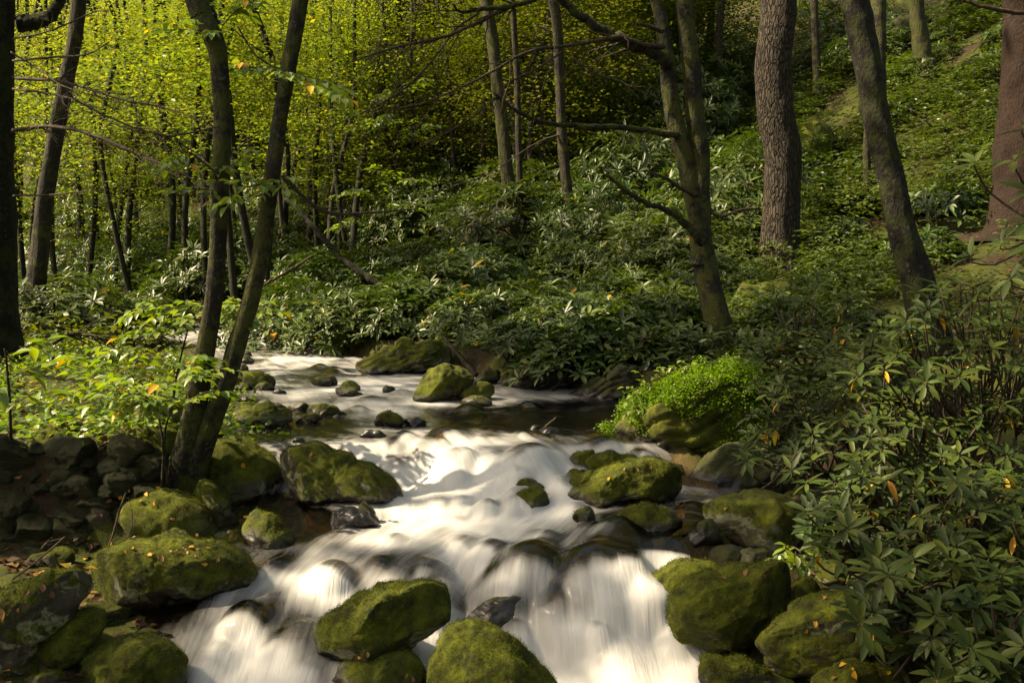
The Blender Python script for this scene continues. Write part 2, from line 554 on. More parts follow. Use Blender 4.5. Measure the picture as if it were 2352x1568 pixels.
t.l(fr.outputs[0], wmix.inputs[0])
t.l(trn.outputs[0], wmix.inputs[1])
t.l(gl.outputs[0], wmix.inputs[2])
df = t.n("BsdfDiffuse", i_Normal=bp.outputs[0])
df.inputs[0].default_value = (0.70, 0.70, 0.68, 1)
tl = t.n("BsdfTranslucent")
tl.inputs[0].default_value = (0.64, 0.66, 0.63, 1)
fm = t.n("MixShader", i_0=0.3)
t.l(df.outputs[0], fm.inputs[1])
t.l(tl.outputs[0], fm.inputs[2])
mx = t.n("MixShader")
t.l(ff, mx.inputs[0])
t.l(wmix.outputs[0], mx.inputs[1])
t.l(fm.outputs[0], mx.inputs[2])
M['water'] = t.out(mx.outputs[0])

# ------------------------------------------------------------------ terrain and stream
ST = np.array([  # y, left edge, right edge, water level
    [-12, -3.0, 2.2, -1.6], [2.0, -2.0, 1.2, -0.5], [3.5, -1.95, 1.05, -0.15], [5.0, -1.75, 1.0, 0.0], [5.6, -1.75, 0.95, 0.06], [6.0, -1.6, 0.95, 0.41],
    [6.8, -1.45, 1.7, 0.47], [7.3, -1.5, 1.6, 0.62], [7.7, -1.55, 1.2, 0.79], [8.5, -2.3, 0.95, 0.83], [10, -2.8, 1.45, 0.88],
    [11, -3.1, 0.8, 0.95], [13, -3.7, -1.5, 1.04], [16, -4.9, -3.0, 1.17], [20, -7.4, -5.2, 1.3], [26, -13, -10.3, 1.6],
    [34, -23, -20, 2.1], [45, -38, -34, 2.7], [70, -75, -70, 4.0]])
_yy = np.concatenate([np.arange(-12, 20, 0.15), np.arange(20, 70, 0.6)])
XL = np.interp(_yy, ST[:, 0], ST[:, 1])
XR = np.interp(_yy, ST[:, 0], ST[:, 2])
ZW = np.interp(_yy, ST[:, 0], ST[:, 3])
DYY = np.where(_yy < 20, 0.15, 0.6)


def ground_h(x, y, with_bed=False):
    x = np.asarray(x, dtype=np.float64)
    y = np.asarray(y, dtype=np.float64)
    h = np.zeros_like(x)
    bed = np.zeros_like(x)
    for a in range(0, len(x), 20000):
        X, Y = x[a:a + 20000], y[a:a + 20000]
        xl = np.interp(Y, ST[:, 0], ST[:, 1])
        xr = np.interp(Y, ST[:, 0], ST[:, 2])
        zw = np.interp(Y, ST[:, 0], ST[:, 3])
        mid, hw = (xl + xr) / 2, (xr - xl) / 2
        u = (X - mid) / hw
        inside = np.abs(u) < 1
        # right side
        dr = (X[:, None] - XR) ** 2 + (Y[:, None] - _yy) ** 2
        ir = dr.argmin(1)
        tr = np.sqrt(dr[np.arange(len(X)), ir])
        q = np.maximum(tr - 1, 0)
        slope_part = np.where(q < 11, 0.02 * q * q, 0.02 * 121 + 0.44 * (q - 11))
        dm = np.sqrt(dr) - tr[:, None]
        wt = np.exp(-dm / 0.5) * DYY
        zr = np.where(tr < 0.25, ZW[ir], (wt * ZW).sum(1) / wt.sum(1))
        kk = sstep(6.6, 8.4, Y)
        hr = zr + (0.06 + 0.22 * kk) * sstep(0, 0.25, tr) + (0.03 + 0.07 * kk) * tr + slope_part + 0.3 * np.maximum(Y - 55, 0)
        hr = hr - .42 * np.exp(-((X - 1.9) / .8) ** 2 - ((Y - 7.55) / .75) ** 2)
        # left side
        dl = (X[:, None] - XL) ** 2 + (Y[:, None] - _yy) ** 2
        il = dl.argmin(1)
        tl_ = np.sqrt(dl[np.arange(len(X)), il])
        far = np.maximum(tl_ - 9, 0)
        terr = np.maximum(ZW[il], 0.70) + 0.06 * tl_ + 0.02 * np.minimum(far, 14) ** 2 + 0.4 * np.maximum(far - 14, 0) + 0.3 * np.maximum(Y - 55, 0)
        low = np.minimum(0.12 + 0.05 * tl_, 0.4) + np.minimum(Y - 5, 0) * 0.1
        k = sstep(-2.85, -2.5, X)
        ya, yb = 6.86 + (6.3 - 6.86) * k, 7.08 + (8.4 - 7.08) * k
        s = sstep(ya, yb, Y)
        hl = low * (1 - s) + terr * s
        side = np.where(u > 0, hr, hl)
        b = zw - 0.05 - 0.26 * (1 - np.minimum(np.abs(u), 1) ** 4)
        p3 = np.stack([X, Y, np.zeros_like(X)], 1)
        nz = fbm(p3 * 0.9, 3, 4) * 0.07 + fbm(p3 * 0.16, 9, 3) * np.clip((Y - 14) * 0.03, 0, 0.7)
        nz = nz + fbm(p3 * 4.0, 5, 3) * 0.02
        h[a:a + 20000] = np.where(inside, b, side) + nz * np.where(inside, 0.6, 1.0)
        bed[a:a + 20000] = sstep(1.25, 1.02, np.abs(u)) * sstep(zw + .12, zw + .02, h[a:a + 20000])
    return (h, bed) if with_bed else h


MAIN = np.array([[-12, -1.7], [2, -.6], [3.5, -.2], [5.0, -.02], [5.2, .05], [5.42, .09], [5.55, .19], [5.75, .24], [5.88, .35], [6.05, .40], [6.3, .43], [6.8, .47], [7.0, .53], [7.2, .60], [7.45, .70],
                 [7.75, .80], [8.2, .84], [10, .89], [10.3, .92], [10.9, .96], [11.6, .99], [12.2, 1.05], [13, 1.07], [14, 1.12], [16, 1.19], [20, 1.32], [34, 2.1], [70, 4]])
LEFT = np.array([[-12, -1.7], [2, -.6], [3.5, -.25], [4.6, -.08], [5.1, .06], [5.5, .2], [5.9, .35], [6.3, .43], [6.8, .46], [7.2, .5], [7.5, .55], [7.8, .72], [8.0, .82], [8.2, .84], [70, 4]])
RIGHT = np.array([[-12, -1.7], [2, -.6], [3.5, -.25], [5.0, -.02], [5.2, .10], [5.4, .15], [5.52, .28], [5.75, .34], [5.9, .48], [6.1, .52], [7.5, .55], [7.8, .70], [8.0, .82], [8.2, .84], [70, 4]])


def water_base(x, y):
    jit = 0.24 * np.sin(x * 2.6 + 1.0 + y * .7) + 0.10 * np.sin(x * 5.3 + y) + 0.05 * np.sin(x * 11.3 + 2)
    yy = y + jit * np.clip((9 - y) / 2, .0, 1)
    m = np.interp(yy, MAIN[:, 0], MAIN[:, 1])
    l = np.interp(yy, LEFT[:, 0], LEFT[:, 1])
    r = np.interp(yy, RIGHT[:, 0], RIGHT[:, 1])
    wl = sstep(-0.35, -0.95, x) * (y < 8.2)
    wr = sstep(0.25, 0.55, x) * (y < 8.2)
    return m * (1 - wl) * (1 - wr) + l * wl + r * wr


def march(px, py, lift=0.0):
    """first meeting of the pixel's ray with ground or water"""
    d = np.concatenate([np.arange(2.5, 20, 0.03), np.arange(20, 130, 0.2)])
    a = P(px, py, 1.0)
    x, z = a.x * d, CAM_Z + (a.z - CAM_Z) * d
    g = np.maximum(ground_h(x, d), water_base(x, d) * 1.0 - 50 * (np.abs((x - np.interp(d, ST[:, 0], (ST[:, 1] + ST[:, 2]) / 2)) / np.interp(d, ST[:, 0], (ST[:, 2] - ST[:, 1]) / 2)) > 1))
    w = np.nonzero(z - lift < g)[0]
    return float(d[w[0]]) if len(w) else 90.0


# ground sheet
gx = np.concatenate([-np.geomspace(9, 130, 70)[::-1], np.linspace(-8.9, 8.9, 240), np.geomspace(9, 130, 70)])
gy = np.concatenate([np.linspace(-15, 3, 30), np.linspace(3.1, 18, 260), np.geomspace(18.1, 190, 110)])
GX, GY = np.meshgrid(gx, gy)
hh, bedv = ground_h(GX.ravel(), GY.ravel(), True)
nx, ny = len(gx), len(gy)
ii = (np.arange(ny - 1)[:, None] * nx + np.arange(nx - 1)[None, :])
quads = np.stack([ii, ii + 1, ii + nx + 1, ii + nx], -1).reshape(-1, 4)
me = np_mesh("ground", np.stack([GX.ravel(), GY.ravel(), hh], 1), quads, True, {"bed": bedv})
ground = tag(new_obj("ground", me, M['ground']), "forest floor of moss and brown leaf litter rising from the stream", kind="structure")

# stream surface
DOMES = [  # px, py of crest, half width px, height m, upstream m, downstream m, foam change
    (1035, 1003, 62, 0.11, .35, .10, -.45), (930, 1010, 40, .07, .3, .1, -.35), (1050, 1066, 62, 0.10, .35, .12, -.5), (1055, 1104, 38, 0.06, .2, .08, -.25), (905, 1042, 30, .05, .2, .08, -.4),
    (1065, 1256, 52, 0.08, .3, .14, -.55), (975, 1302, 55, 0.06, .25, .1, -.5), (1255, 1246, 65, 0.08, .35, .12, -.45), (1385, 1275, 90, 0.06, .4, .12, -.35),
    (1220, 1330, 125, 0.20, .3, .22, -.42), (1340, 1390, 60, .12, .2, .2, 0), (1120, 1400, 45, .10, .2, .2, 0), (1378, 1478, 30, 0.10, .12, .10, -.6), (1005, 1165, 34, .06, .2, .1, -.4), (1180, 1185, 40, .04, .2, .1, -.1),
    (770, 852, 42, .09, .5, .2, -.3), (725, 872, 35, .06, .5, .2, -.2), (655, 812, 28, .06, .6, .2, -.3), (920, 905, 40, .06, .4, .2, -.4), (690, 835, 60, .05, .6, .2, -.1),
    (870, 1300, 60, .03, .2, .1, -.1), (620, 1400, 60, .05, .25, .15, -.35), (560, 1320, 30, .05, .2, .1, -.1), (1130, 990, 45, .05, .4, .1, -.1), (640, 1490, 50, .05, .2, .15, -.1),
]
FOAM = [  # px, py, radius px x, radius px y, foam
    (900, 950, 120, 22, .4), (760, 935, 80, 14, .3), (1050, 1010, 120, 16, .15),
    (1250, 1385, 130, 40, -.5), (1380, 1500, 32, 42, -.8), (1115, 1420, 40, 60, -.5), (640, 1430, 110, 45, -.35), (1000, 1440, 40, 40, .3), (880, 1290, 70, 22, -.3),
    (1050, 1130, 190, 90, .55), (1180, 1060, 130, 50, .35), (820, 1240, 170, 60, .35), (760, 1300, 130, 50, .15), (1150, 1210, 130, 40, .4),
    (1250, 1480, 200, 110, .35), (1450, 1440, 130, 120, .5), (1520, 1560, 120, 80, .4), (560, 1520, 120, 90, .35), (440, 1470, 60, 60, .3), (960, 1540, 60, 60, .3), (950, 1335, 130, 25, .4),
    (1110, 1350, 40, 40, -.2), (1480, 1330, 60, 30, .4), (1540, 1285, 50, 25, .5), (1300, 1420, 90, 50, -.2), (1130, 1400, 60, 60, -.25),
    (1480, 1210, 140, 45, -.75), (1620, 1200, 120, 70, -.9), (1350, 1250, 110, 40, -.45), (1300, 1160, 60, 30, .1), (1265, 1120, 30, 60, .5),
    (770, 1195, 110, 30, -.9), (690, 1210, 60, 40, -.7), (640, 1200, 90, 60, -.5), (600, 1330, 60, 50, .15), (680, 1420, 120, 60, -.1), (430, 1380, 110, 50, -.3), (350, 1400, 90, 50, -.7),
    (1250, 960, 200, 28, -.85), (1390, 950, 120, 50, -.9), (1100, 960, 120, 18, -.5), (1290, 905, 60, 14, .5), (1240, 895, 60, 10, .3), (640, 980, 120, 18, -.6), (740, 990, 100, 22, -.35), (650, 955, 90, 14, -.5),
    (860, 930, 90, 18, .35), (960, 925, 60, 16, .3), (700, 1015, 80, 22, .1), (830, 1030, 60, 20, .4), (850, 890, 90, 16, .25), (720, 905, 60, 14, .4), (820, 845, 40, 10, .45), (700, 826, 80, 7, .45), (760, 852, 70, 10, -.35),
    (660, 880, 40, 14, -.2), (950, 880, 60, 12, .1), (590, 915, 60, 12, -.5), (1020, 990, 50, 14, -.2), (1120, 1000, 60, 20, .15), (1300, 1030, 50, 25, .35), (1240, 1080, 60, 40, .35),
]
NR, NC = 620, 300
# rows packed where the stream is near and steep
wy = np.concatenate([np.linspace(2.0, 4.6, 40), np.linspace(4.62, 8.6, 360), np.linspace(8.62, 13, 140), np.linspace(13.05, 22, 60), np.linspace(22.5, 45, 20)])
NR = len(wy)
wu = np.linspace(-1.22, 1.22, NC)
WU, WY = np.meshgrid(wu, wy)
wxl = np.interp(WY, ST[:, 0], ST[:, 1])
wxr = np.interp(WY, ST[:, 0], ST[:, 2])
WU = np.where(WU > 0, WU * (0.87 + 0.13 * sstep(6.6, 8.0, WY)), WU)
WX = (wxl + wxr) / 2 + WU * (wxr - wxl) / 2
fx, fy, fu = WX.ravel(), WY.ravel(), WU.ravel()
k5 = np.array([1, 4, 6, 4, 1.0]) / 16
zb0 = water_base(fx, fy)
zb = zb0.copy()
thin = np.zeros_like(zb)
BUMPS = []
DOMES += [(1300, 1415, 80, .20, .2, .2, 0), (1490, 1395, 60, .18, .2, .2, 0), (1190, 1475, 55, .13, .2, .2, 0), (1425, 1335, 75, .14, .2, .2, 0), (1560, 1480, 50, .1, .2, .2, 0), (560, 1440, 60, .14, .2, .2, 0), (760, 1330, 60, .1, .2, .2, 0)]
for (px, py, hw, hgt, up_, dn_, df_) in DOMES:
    d = march(px, py)
    c = P(px, py, d)
    BUMPS.append((c.x, c.y + .06, max(hw * d / FPX * 0.95, .08), hgt * .75))
brng = np.random.default_rng(19)
for (n_, y0, y1, r0, r1, h0, h1) in ((26, 5.35, 6.45, .10, .24, .02, .09), (30, 6.75, 8.25, .09, .22, .02, .10), (40, 9.6, 16, .12, .34, .02, .08), (12, 4.0, 5.3, .12, .26, .0, .06), (14, 8.3, 9.6, .1, .25, .0, .03)):
    for k in range(n_):
        y = brng.uniform(y0, y1)
        a_, b_ = np.interp(y, ST[:, 0], ST[:, 1]), np.interp(y, ST[:, 0], ST[:, 2])
        x = a_ + (b_ - a_) * brng.uniform(.06, .94)
        BUMPS.append((x, y, brng.uniform(r0, r1), brng.uniform(h0, h1)))
dome_rocks = []
for (x, y, r, h) in BUMPS:
    zc = float(water_base(np.array([x]), np.array([y]))[0]) + h
    el = 1.25
    q = ((fx - x) / r) ** 2 + ((fy - y) / (r * el)) ** 2
    dome = np.where(q < 1.6, zc - r * .55 * q, -9)
    k_ = 0.03
    dlt = np.clip(.5 + .5 * (dome - zb) / k_, 0, 1)
    zb = np.where(dome > -5, zb * (1 - dlt) + dome * dlt + k_ * dlt * (1 - dlt), zb)
    thin = np.maximum(thin, np.exp(-q * 2.2) * np.clip(.35 + h * 7, 0, 1))
    dome_rocks.append((x, y, zc, r))
p3 = np.stack([fu * 6.0, fy * 1.3, np.zeros_like(fy)], 1)
zb = zb + 0.016 * fbm(p3, 21, 3) * np.clip(1.2 - np.abs(fu) * .5, 0, 1)
Z2 = zb.reshape(NR, NC)
for _ in range(2):
    Z2 = np.apply_along_axis(lambda r: np.convolve(np.pad(r, 2, mode='edge'), k5, 'valid'), 1, Z2)
for _ in range(3):
    Z2 = np.apply_along_axis(lambda r: np.convolve(np.pad(r, 2, mode='edge'), k5, 'valid'), 0, Z2)
wv = np.stack([fx, fy, Z2.ravel()], 1)
ppx, ppy = project(wv)
slope = np.gradient(Z2, axis=0) / np.gradient(WY, axis=0)
# foam is born where the water falls and is carried downstream (towards smaller y)
src = sstep(0.18, 0.75, slope)
fo_ = np.zeros_like(Z2)
row = src[-1].copy()
k3 = np.array([.08, .84, .08])
for i in range(NR - 1, -1, -1):
    dy = (wy[i + 1] - wy[i]) if i < NR - 1 else 0
    row = np.maximum(np.convolve(np.pad(row, 1, mode='edge'), k3, 'valid') * math.exp(-dy / .65), src[i])
    fo_[i] = row
foam = 0.23 + 0.32 * sstep(9.4, 10.6, fy) + 0.12 * sstep(6.0, 6.3, fy) * sstep(7.2, 6.9, fy) + 0.74 * fo_.ravel() - .62 * thin * (1 - .5 * src.ravel())
for (px, py, rx, ry, a) in FOAM:
    foam = foam + a * .75 * np.exp(-((ppx - px) / rx) ** 2 - ((ppy - py) / ry) ** 2)
foam = foam + .22 * fbm(np.stack([fx * 2.6, fy * 1.9, fy * 0], 1), 41, 3)
foam = foam - 0.35 * sstep(0.86, 1.08, np.abs(fu))
foam = np.clip(foam, -0.3, 1.1)
# flow coordinates: across from the streamline, along from the distance travelled
hw_ = ((wxr - wxl) / 2).ravel()
flow = np.stack([fu * 1.6, fy], 1)
ii = (np.arange(NR - 1)[:, None] * NC + np.arange(NC - 1)[None, :])
quads = np.stack([ii, ii + 1, ii + NC + 1, ii + NC], -1).reshape(-1, 4)
me = np_mesh("stream", wv, quads, True, {"foam": foam}, uv=flow)
stream = tag(new_obj("stream", me, M['water']), "white silky stream rushing down between mossy boulders", kind="structure")

# ------------------------------------------------------------------ rocks
_ico = {}


def ico(level):
    if level not in _ico:
        bm = bmesh.new()
        bmesh.ops.create_icosphere(bm, subdivisions=level, radius=1.0)
        bm.verts.ensure_lookup_table()
        v = np.array([p.co[:] for p in bm.verts])
        f = np.array([[q.index for q in fc.verts] for fc in bm.faces])
        bm.free()
        _ico[level] = (v, f)
    return _ico[level]


def rock_shape(radii_fn, D, seed, level, rough=0.07, facets=5, strata=0.0, tilt=0.3):
    v, f = ico(level)
    v = v.copy()
    th = np.arctan2(v[:, 2], v[:, 0])
    c = np.sqrt(v[:, 0] ** 2 + v[:, 2] ** 2)
    r = radii_fn(th)
    size = float(np.mean(r))
    cc = c ** 0.82
    out = np.stack([np.cos(th) * r * cc, np.sign(v[:, 1]) * np.abs(v[:, 1]) ** 0.9 * D, np.sin(th) * r * cc], 1)
    rr = np.random.default_rng(seed)
    for k in range(facets):
        n = rr.normal(size=3)
        n[0] *= .75; n[2] *= .75
        n[1] = -(abs(n[1]) * .8 + .55)
        n /= np.linalg.norm(n)
        ext = np.sort(out @ n)
        hcut = ext[-1] * (0.66 + 0.26 * rr.random())
        s = out @ n
        over = np.maximum(s - hcut, 0)
        out = out - n[None, :] * (over * 0.93)[:, None]
    dirs = unit(out)
    p = out / size
    nz = fbm(p * 1.3 + seed * 1.7, seed, 4, 0.5) * rough + fbm(p * 4.5 + seed, seed + 5, 4, 0.6) * rough * 0.34 - np.maximum(0, 0.12 - np.abs(fbm(p * 1.6 + seed * 2.1, seed + 8, 3))) * rough * 2.6
    if strata:
        s = p[:, 2] + tilt * p[:, 0] + 0.12 * fbm(p * 1.5, seed + 3, 2)
        st = np.abs(((s * 4.2 + seed * .37) % 1.0) - 0.5) * 2
        nz = nz - strata * sstep(0.55, 1.0, st) + 0.05 * vnoise(np.stack([np.floor(s * 4.2 + seed * .37), np.zeros_like(s), np.zeros_like(s)], 1) + .5, seed)
    return out + dirs * (nz * size)[:, None], f


ROCKS = []


def R(reg, label, mat, pts, name="boulder", d=None, dep=0.85, strata=0.0, tilt=0.3, rough=0.10, facets=9, base=None, group=None):
    k, ox, oy = {'A': (.33746, 0, 519.4), 'B': (.33746, 784, 519.4), 'C': (.33746, 1568, 519.4), 'D': (.33746, 0, 1038.8), 'E': (.33746, 784, 1038.8),
                 'F': (.33746, 1568, 1038.8), 'S': (.2125, 490, 764.4), 'X': (1, 0, 0)}[reg]
    n = np.array([float(s) for s in pts.split()]).reshape(-1, 2)
    n = n * k + np.array([ox, oy])
    x0, y0 = n.min(0)
    x1, y1 = n.max(0)
    cx, cy = n[:, 0].mean() * .4 + (x0 + x1) * .3, n[:, 1].mean() * .4 + (y0 + y1) * .3
    seed = len(ROCKS) + 1
    if d is None:
        by = min(y1, 1600) if base is None else base
        d = march((x0 + x1) / 2, by - 2)
    wpx = x1 - x0
    D = dep * 0.5 * (wpx + (y1 - y0)) * 0.5 * d / FPX * 1.1
    dc = d + D * 0.55
    th = np.arctan2(cy - n[:, 1], n[:, 0] - cx)
    rad = np.hypot(n[:, 0] - cx, n[:, 1] - cy) * dc / FPX * 1.09
    o = np.argsort(th)
    th, rad = th[o], rad[o]
    ta = np.concatenate([th - 2 * math.pi, th, th + 2 * math.pi])
    ra = np.tile(rad, 3)
    grid = np.linspace(-math.pi, math.pi, 361)
    rg = np.interp(grid, ta, ra)
    ker = np.exp(-np.linspace(-2.6, 2.6, 15) ** 2)
    ker /= ker.sum()
    rg = np.convolve(np.concatenate([rg[-8:-1], rg, rg[1:8]]), ker, 'valid')
    level = 6 if wpx > 250 else (5 if wpx > 90 else (4 if wpx > 40 else 3))
    v, f = rock_shape(lambda a: np.interp(a, grid, rg), D, seed, level, rough, facets, strata, tilt)
    c = P(cx, cy, dc)
    wp = v + np.array(c)
    ins = np.abs((wp[:, 0] - np.interp(wp[:, 1], ST[:, 0], (ST[:, 1] + ST[:, 2]) / 2)) / np.interp(wp[:, 1], ST[:, 0], (ST[:, 2] - ST[:, 1]) / 2))
    above = wp[:, 2] - water_base(wp[:, 0], wp[:, 1]) - .03 * fbm(wp * 5, 3, 3)
    wetv = sstep(.10, .03, above) * sstep(1.6, 1.15, ins)
    ro = new_obj(name, np_mesh(name, v, f, True, {"wet": wetv}), M[mat], None, c)
    tag(ro, label, "boulder" if name == "boulder" else "rock", group)
    ROCKS.append(ro)
    return ro


# near left bank
R('D', "long moss-covered boulder scattered with yellow leaves beside the lower-left rapids", 'moss', "590 790 640 720 800 650 1000 635 1300 635 1500 650 1640 740 1700 850 1640 920 1450 960 1150 1000 900 1015 700 965 600 900", d=5.5)
R('D', "sloping mossy slab cut off by the left edge of the picture, pink leaves on it", 'moss', "-260 1010 0 960 200 890 400 830 520 830 585 900 560 980 480 1050 300 1250 100 1450 0 1560 -260 1560", dep=.7)
R('D', "tapered green boulder leaning between the left slab and the bottom dome boulder", 'mossfull', "200 1480 290 1330 400 1200 480 1110 600 1070 690 1110 690 1190 610 1300 520 1420 400 1490")
R('D', "domed mossy boulder at the bottom edge left of the white fall", 'moss', "430 1600 560 1430 700 1330 900 1290 1050 1300 1150 1360 1210 1450 1200 1600 1100 1750 500 1750", d=4.75)
R('D', "small dark rock in the bottom-left corner under the tapered boulder", 'mosslow', "150 1600 260 1510 350 1490 430 1520 430 1620 200 1680", d=4.7)
R('D', "round dark green boulder at the foot of the old stone wall", 'dark', "350 520 370 430 440 390 510 420 550 500 540 590 450 625 370 600")
R('D', "squat lichen-spotted rock in the leaf litter left of the forked tree", 'mosslow', "570 430 610 360 680 350 760 420 775 490 700 535 610 505")
R('D', "white-edged tilted stone beside the mossy roots of the forked tree", 'pale', "825 470 850 400 900 350 915 370 900 420 860 480", dep=.5)
R('D', "moss hump under the roots of the forked tree", 'mossfull', "820 520 900 360 1000 310 1150 300 1320 330 1420 480 1480 620 1350 700 1050 680 880 640", d=6.75, dep=.7)
R('D', "upright egg-shaped boulder leaning against the roots of the forked tree", 'moss', "1340 300 1380 210 1440 215 1500 290 1560 400 1610 510 1600 550 1500 545 1420 480 1365 400", d=6.9, dep=.7)
R('D', "wedge boulder with sunlit edge where the left rapids begin", 'moss', "1645 520 1690 430 1730 400 1800 430 1900 510 1990 590 2020 640 1950 665 1800 655 1700 600")
R('D', "low mossy rock between the wedge boulder and the leafy long boulder", 'moss', "1460 570 1550 540 1650 570 1730 630 1755 675 1650 695 1550 675 1480 625")
R('D', "flat brown stone resting behind the leafy long boulder", 'mosslow', "1092 550 1150 525 1220 538 1290 590 1312 625 1230 640 1150 605", d=6.35)
R('D', "small dull rock with pale lichen above the left slab", 'mosslow', "300 730 340 670 400 650 480 690 490 750 400 790 320 780")
R('D', "huge dark mossy boulder directly right of the forked tree", 'moss', "1370 190 1395 60 1460 -50 1600 -65 1750 -10 1870 70 1915 150 1890 225 1800 295 1600 345 1440 325", d=7.35)
R('X', "broad humped mossy boulder sloping down into the main cascade", 'moss', "630 1062 655 1038 710 1022 760 1038 810 1066 870 1088 900 1118 908 1150 890 1164 800 1168 720 1152 660 1115", d=7.1)
R('D', "sunken dark stone under the humped boulder by the still eddy", 'dark', "1830 380 1900 330 2000 300 2150 330 2190 400 2100 450 1950 440")
R('E', "dark pointed stone at the edge of the eddy left of the cascade", 'dark', "110 400 150 340 190 370 230 430 255 480 160 490 120 460")
R('E', "flat drenched stone beside the eddy left of the cascade", 'wet', "-80 420 0 400 110 400 200 450 250 490 120 530 0 530 -90 480")
R('X', "block of mossy rock behind the forked tree with a brown leaf on it", 'moss', "268 1030 285 1002 330 993 400 998 425 1030 415 1075 350 1102 295 1080", d=7.9)
R('A', "flat-topped rock with a sunlit pinkish top left of the forked tree", 'lichen', "740 1370 760 1290 850 1225 1000 1190 1200 1190 1262 1250 1255 1350 1200 1415 1000 1405 850 1395")
R('A', "broad dark moss slab low behind the forked tree", 'moss', "735 1500 850 1425 1050 1410 1235 1430 1245 1560 1000 1610 800 1550", dep=.6)
R('A', "small moss hump in the sunny herb patch on the left bank", 'mossfull', "390 1400 440 1330 520 1318 580 1370 592 1425 500 1440")
R('A', "sunlit moss mound on the left terrace edge", 'mossfull', "200 1480 260 1410 360 1380 470 1430 510 1500 400 1530 260 1530", dep=.9)
# stream rocks beyond the first pool
R('S', "round-topped mossy block with a tiny red leaf, standing in the far rapids", 'moss', "318 500 330 455 400 440 560 445 630 480 655 530 650 590 560 620 430 625 350 590")
R('S', "small mossy rock leaning on the round-topped block in the far rapids", 'moss', "440 632 470 570 530 540 600 545 650 590 670 622 600 642")
R('S', "low black stone just right of the round-topped block", 'dark', "628 662 660 625 730 620 792 650 770 676 680 682")
R('S', "pale pinkish flat stone left of the round-topped block", 'lichen', "228 590 260 550 330 540 390 600 380 632 280 635")
R('S', "flat mossy stone of the pair in the middle of the far rapids", 'moss', "1040 510 1120 500 1230 500 1285 530 1280 570 1180 582 1080 550")
R('S', "dark bent stone lying on the flat stone in the far rapids", 'dark', "1220 492 1290 465 1332 510 1335 560 1290 572 1250 530")
R('S', "egg-shaped dark stone of the pair right in the far rapids", 'moss', "1370 590 1400 535 1460 518 1540 550 1580 600 1578 638 1450 625")
R('S', "flat pointed green stone in front of the egg-shaped stone", 'moss', "1320 605 1370 585 1460 605 1560 640 1640 675 1560 688 1400 682 1340 655")
R('S', "single little pyramid stone in the white far rapids", 'dark', "1830 632 1870 568 1900 580 1970 652 1900 660")
R('S', "long flat boulder speckled with pale lichen in the left shallows", 'lichen', "235 860 290 825 450 812 700 815 800 820 828 860 815 950 750 985 500 1008 330 985 260 930")
R('S', "flat brown stone just behind the lichen-speckled long boulder", 'dark', "380 815 470 775 620 765 740 780 792 814 700 830 450 830")
R('S', "flat green stone by the right stem of the forked tree", 'moss', "135 835 200 780 300 765 400 775 432 800 330 832 230 862 160 872")
R('S', "low olive stone behind the flat green stone near the forked tree", 'moss', "232 748 300 710 380 708 442 760 350 778 260 772")
R('S', "whale-backed mossy boulder in the shallows left of the white tongue", 'moss', "1015 825 1060 785 1150 775 1250 785 1350 840 1442 902 1350 918 1180 924 1080 898 1020 872")
R('S', "pale flat stone between the long boulder and the whale-backed boulder", 'lichen', "800 812 900 782 1020 785 1035 840 900 855 820 842")
R('S', "bright mossy stone in front of the whale-backed boulder", 'mossfull', "888 984 950 920 1040 890 1120 890 1172 930 1100 962 1000 992")
R('S', "small yellowish stone at the foot of the long lichen boulder", 'mossfull', "522 1002 570 965 640 963 702 1000 620 1022")
R('S', "little moss stone at the tail of the whale-backed boulder", 'moss', "1262 932 1300 905 1370 900 1425 930 1350 952")
R('S', "olive cube-like boulder above the lip of the main cascade", 'mossfull', "1745 992 1760 910 1820 870 1950 866 2020 900 2062 960 2040 1012 1950 1032 1840 1014")
R('S', "grey wet stone beside the olive cube-like boulder", 'wet', "2055 965 2150 925 2230 930 2310 1008 2180 1020 2080 1010")
R('S', "black wet boulder in the falling water below the olive boulder", 'wet', "1575 1135 1640 1070 1740 1055 1850 1110 1905 1160 1850 1205 1680 1205 1590 1175", d=8.1)
R('S', "dark mossy stone at the top of the humped boulder", 'dark', "775 1225 850 1170 930 1138 995 1185 950 1220 850 1240")
R('S', "topmost dark stone of the little heap behind the forked tree", 'dark', "315 262 325 222 410 222 412 262 360 270")
R('S', "second stone of the little heap behind the forked tree", 'dark', "310 320 318 268 400 265 438 320 420 345 350 340")
R('S', "mossy third stone of the little heap behind the forked tree", 'moss', "285 345 300 305 380 300 420 345 350 355")
R('S', "lowest round stone of the little heap behind the forked tree", 'dark', "278 410 285 350 330 343 372 370 365 425 310 435")
R('S', "mossy stone in the shade between the heap and the round-topped block", 'moss', "245 500 255 445 300 430 318 470 310 512")
R('S', "brown stone seen left of the forked tree's right stem in the far rapids", 'dark', "45 380 60 345 110 335 140 365 120 390")
R('S', "dark stone at the far left waterline below the sapling leaves", 'dark', "-70 560 -40 480 20 450 60 500 50 580 0 590", d=10.8)
R('S', "small stone tucked beside the huge dark boulder at the little spout", 'dark', "365 1250 400 1225 440 1250 470 1300 560 1330 570 1360 450 1330", d=8.0)
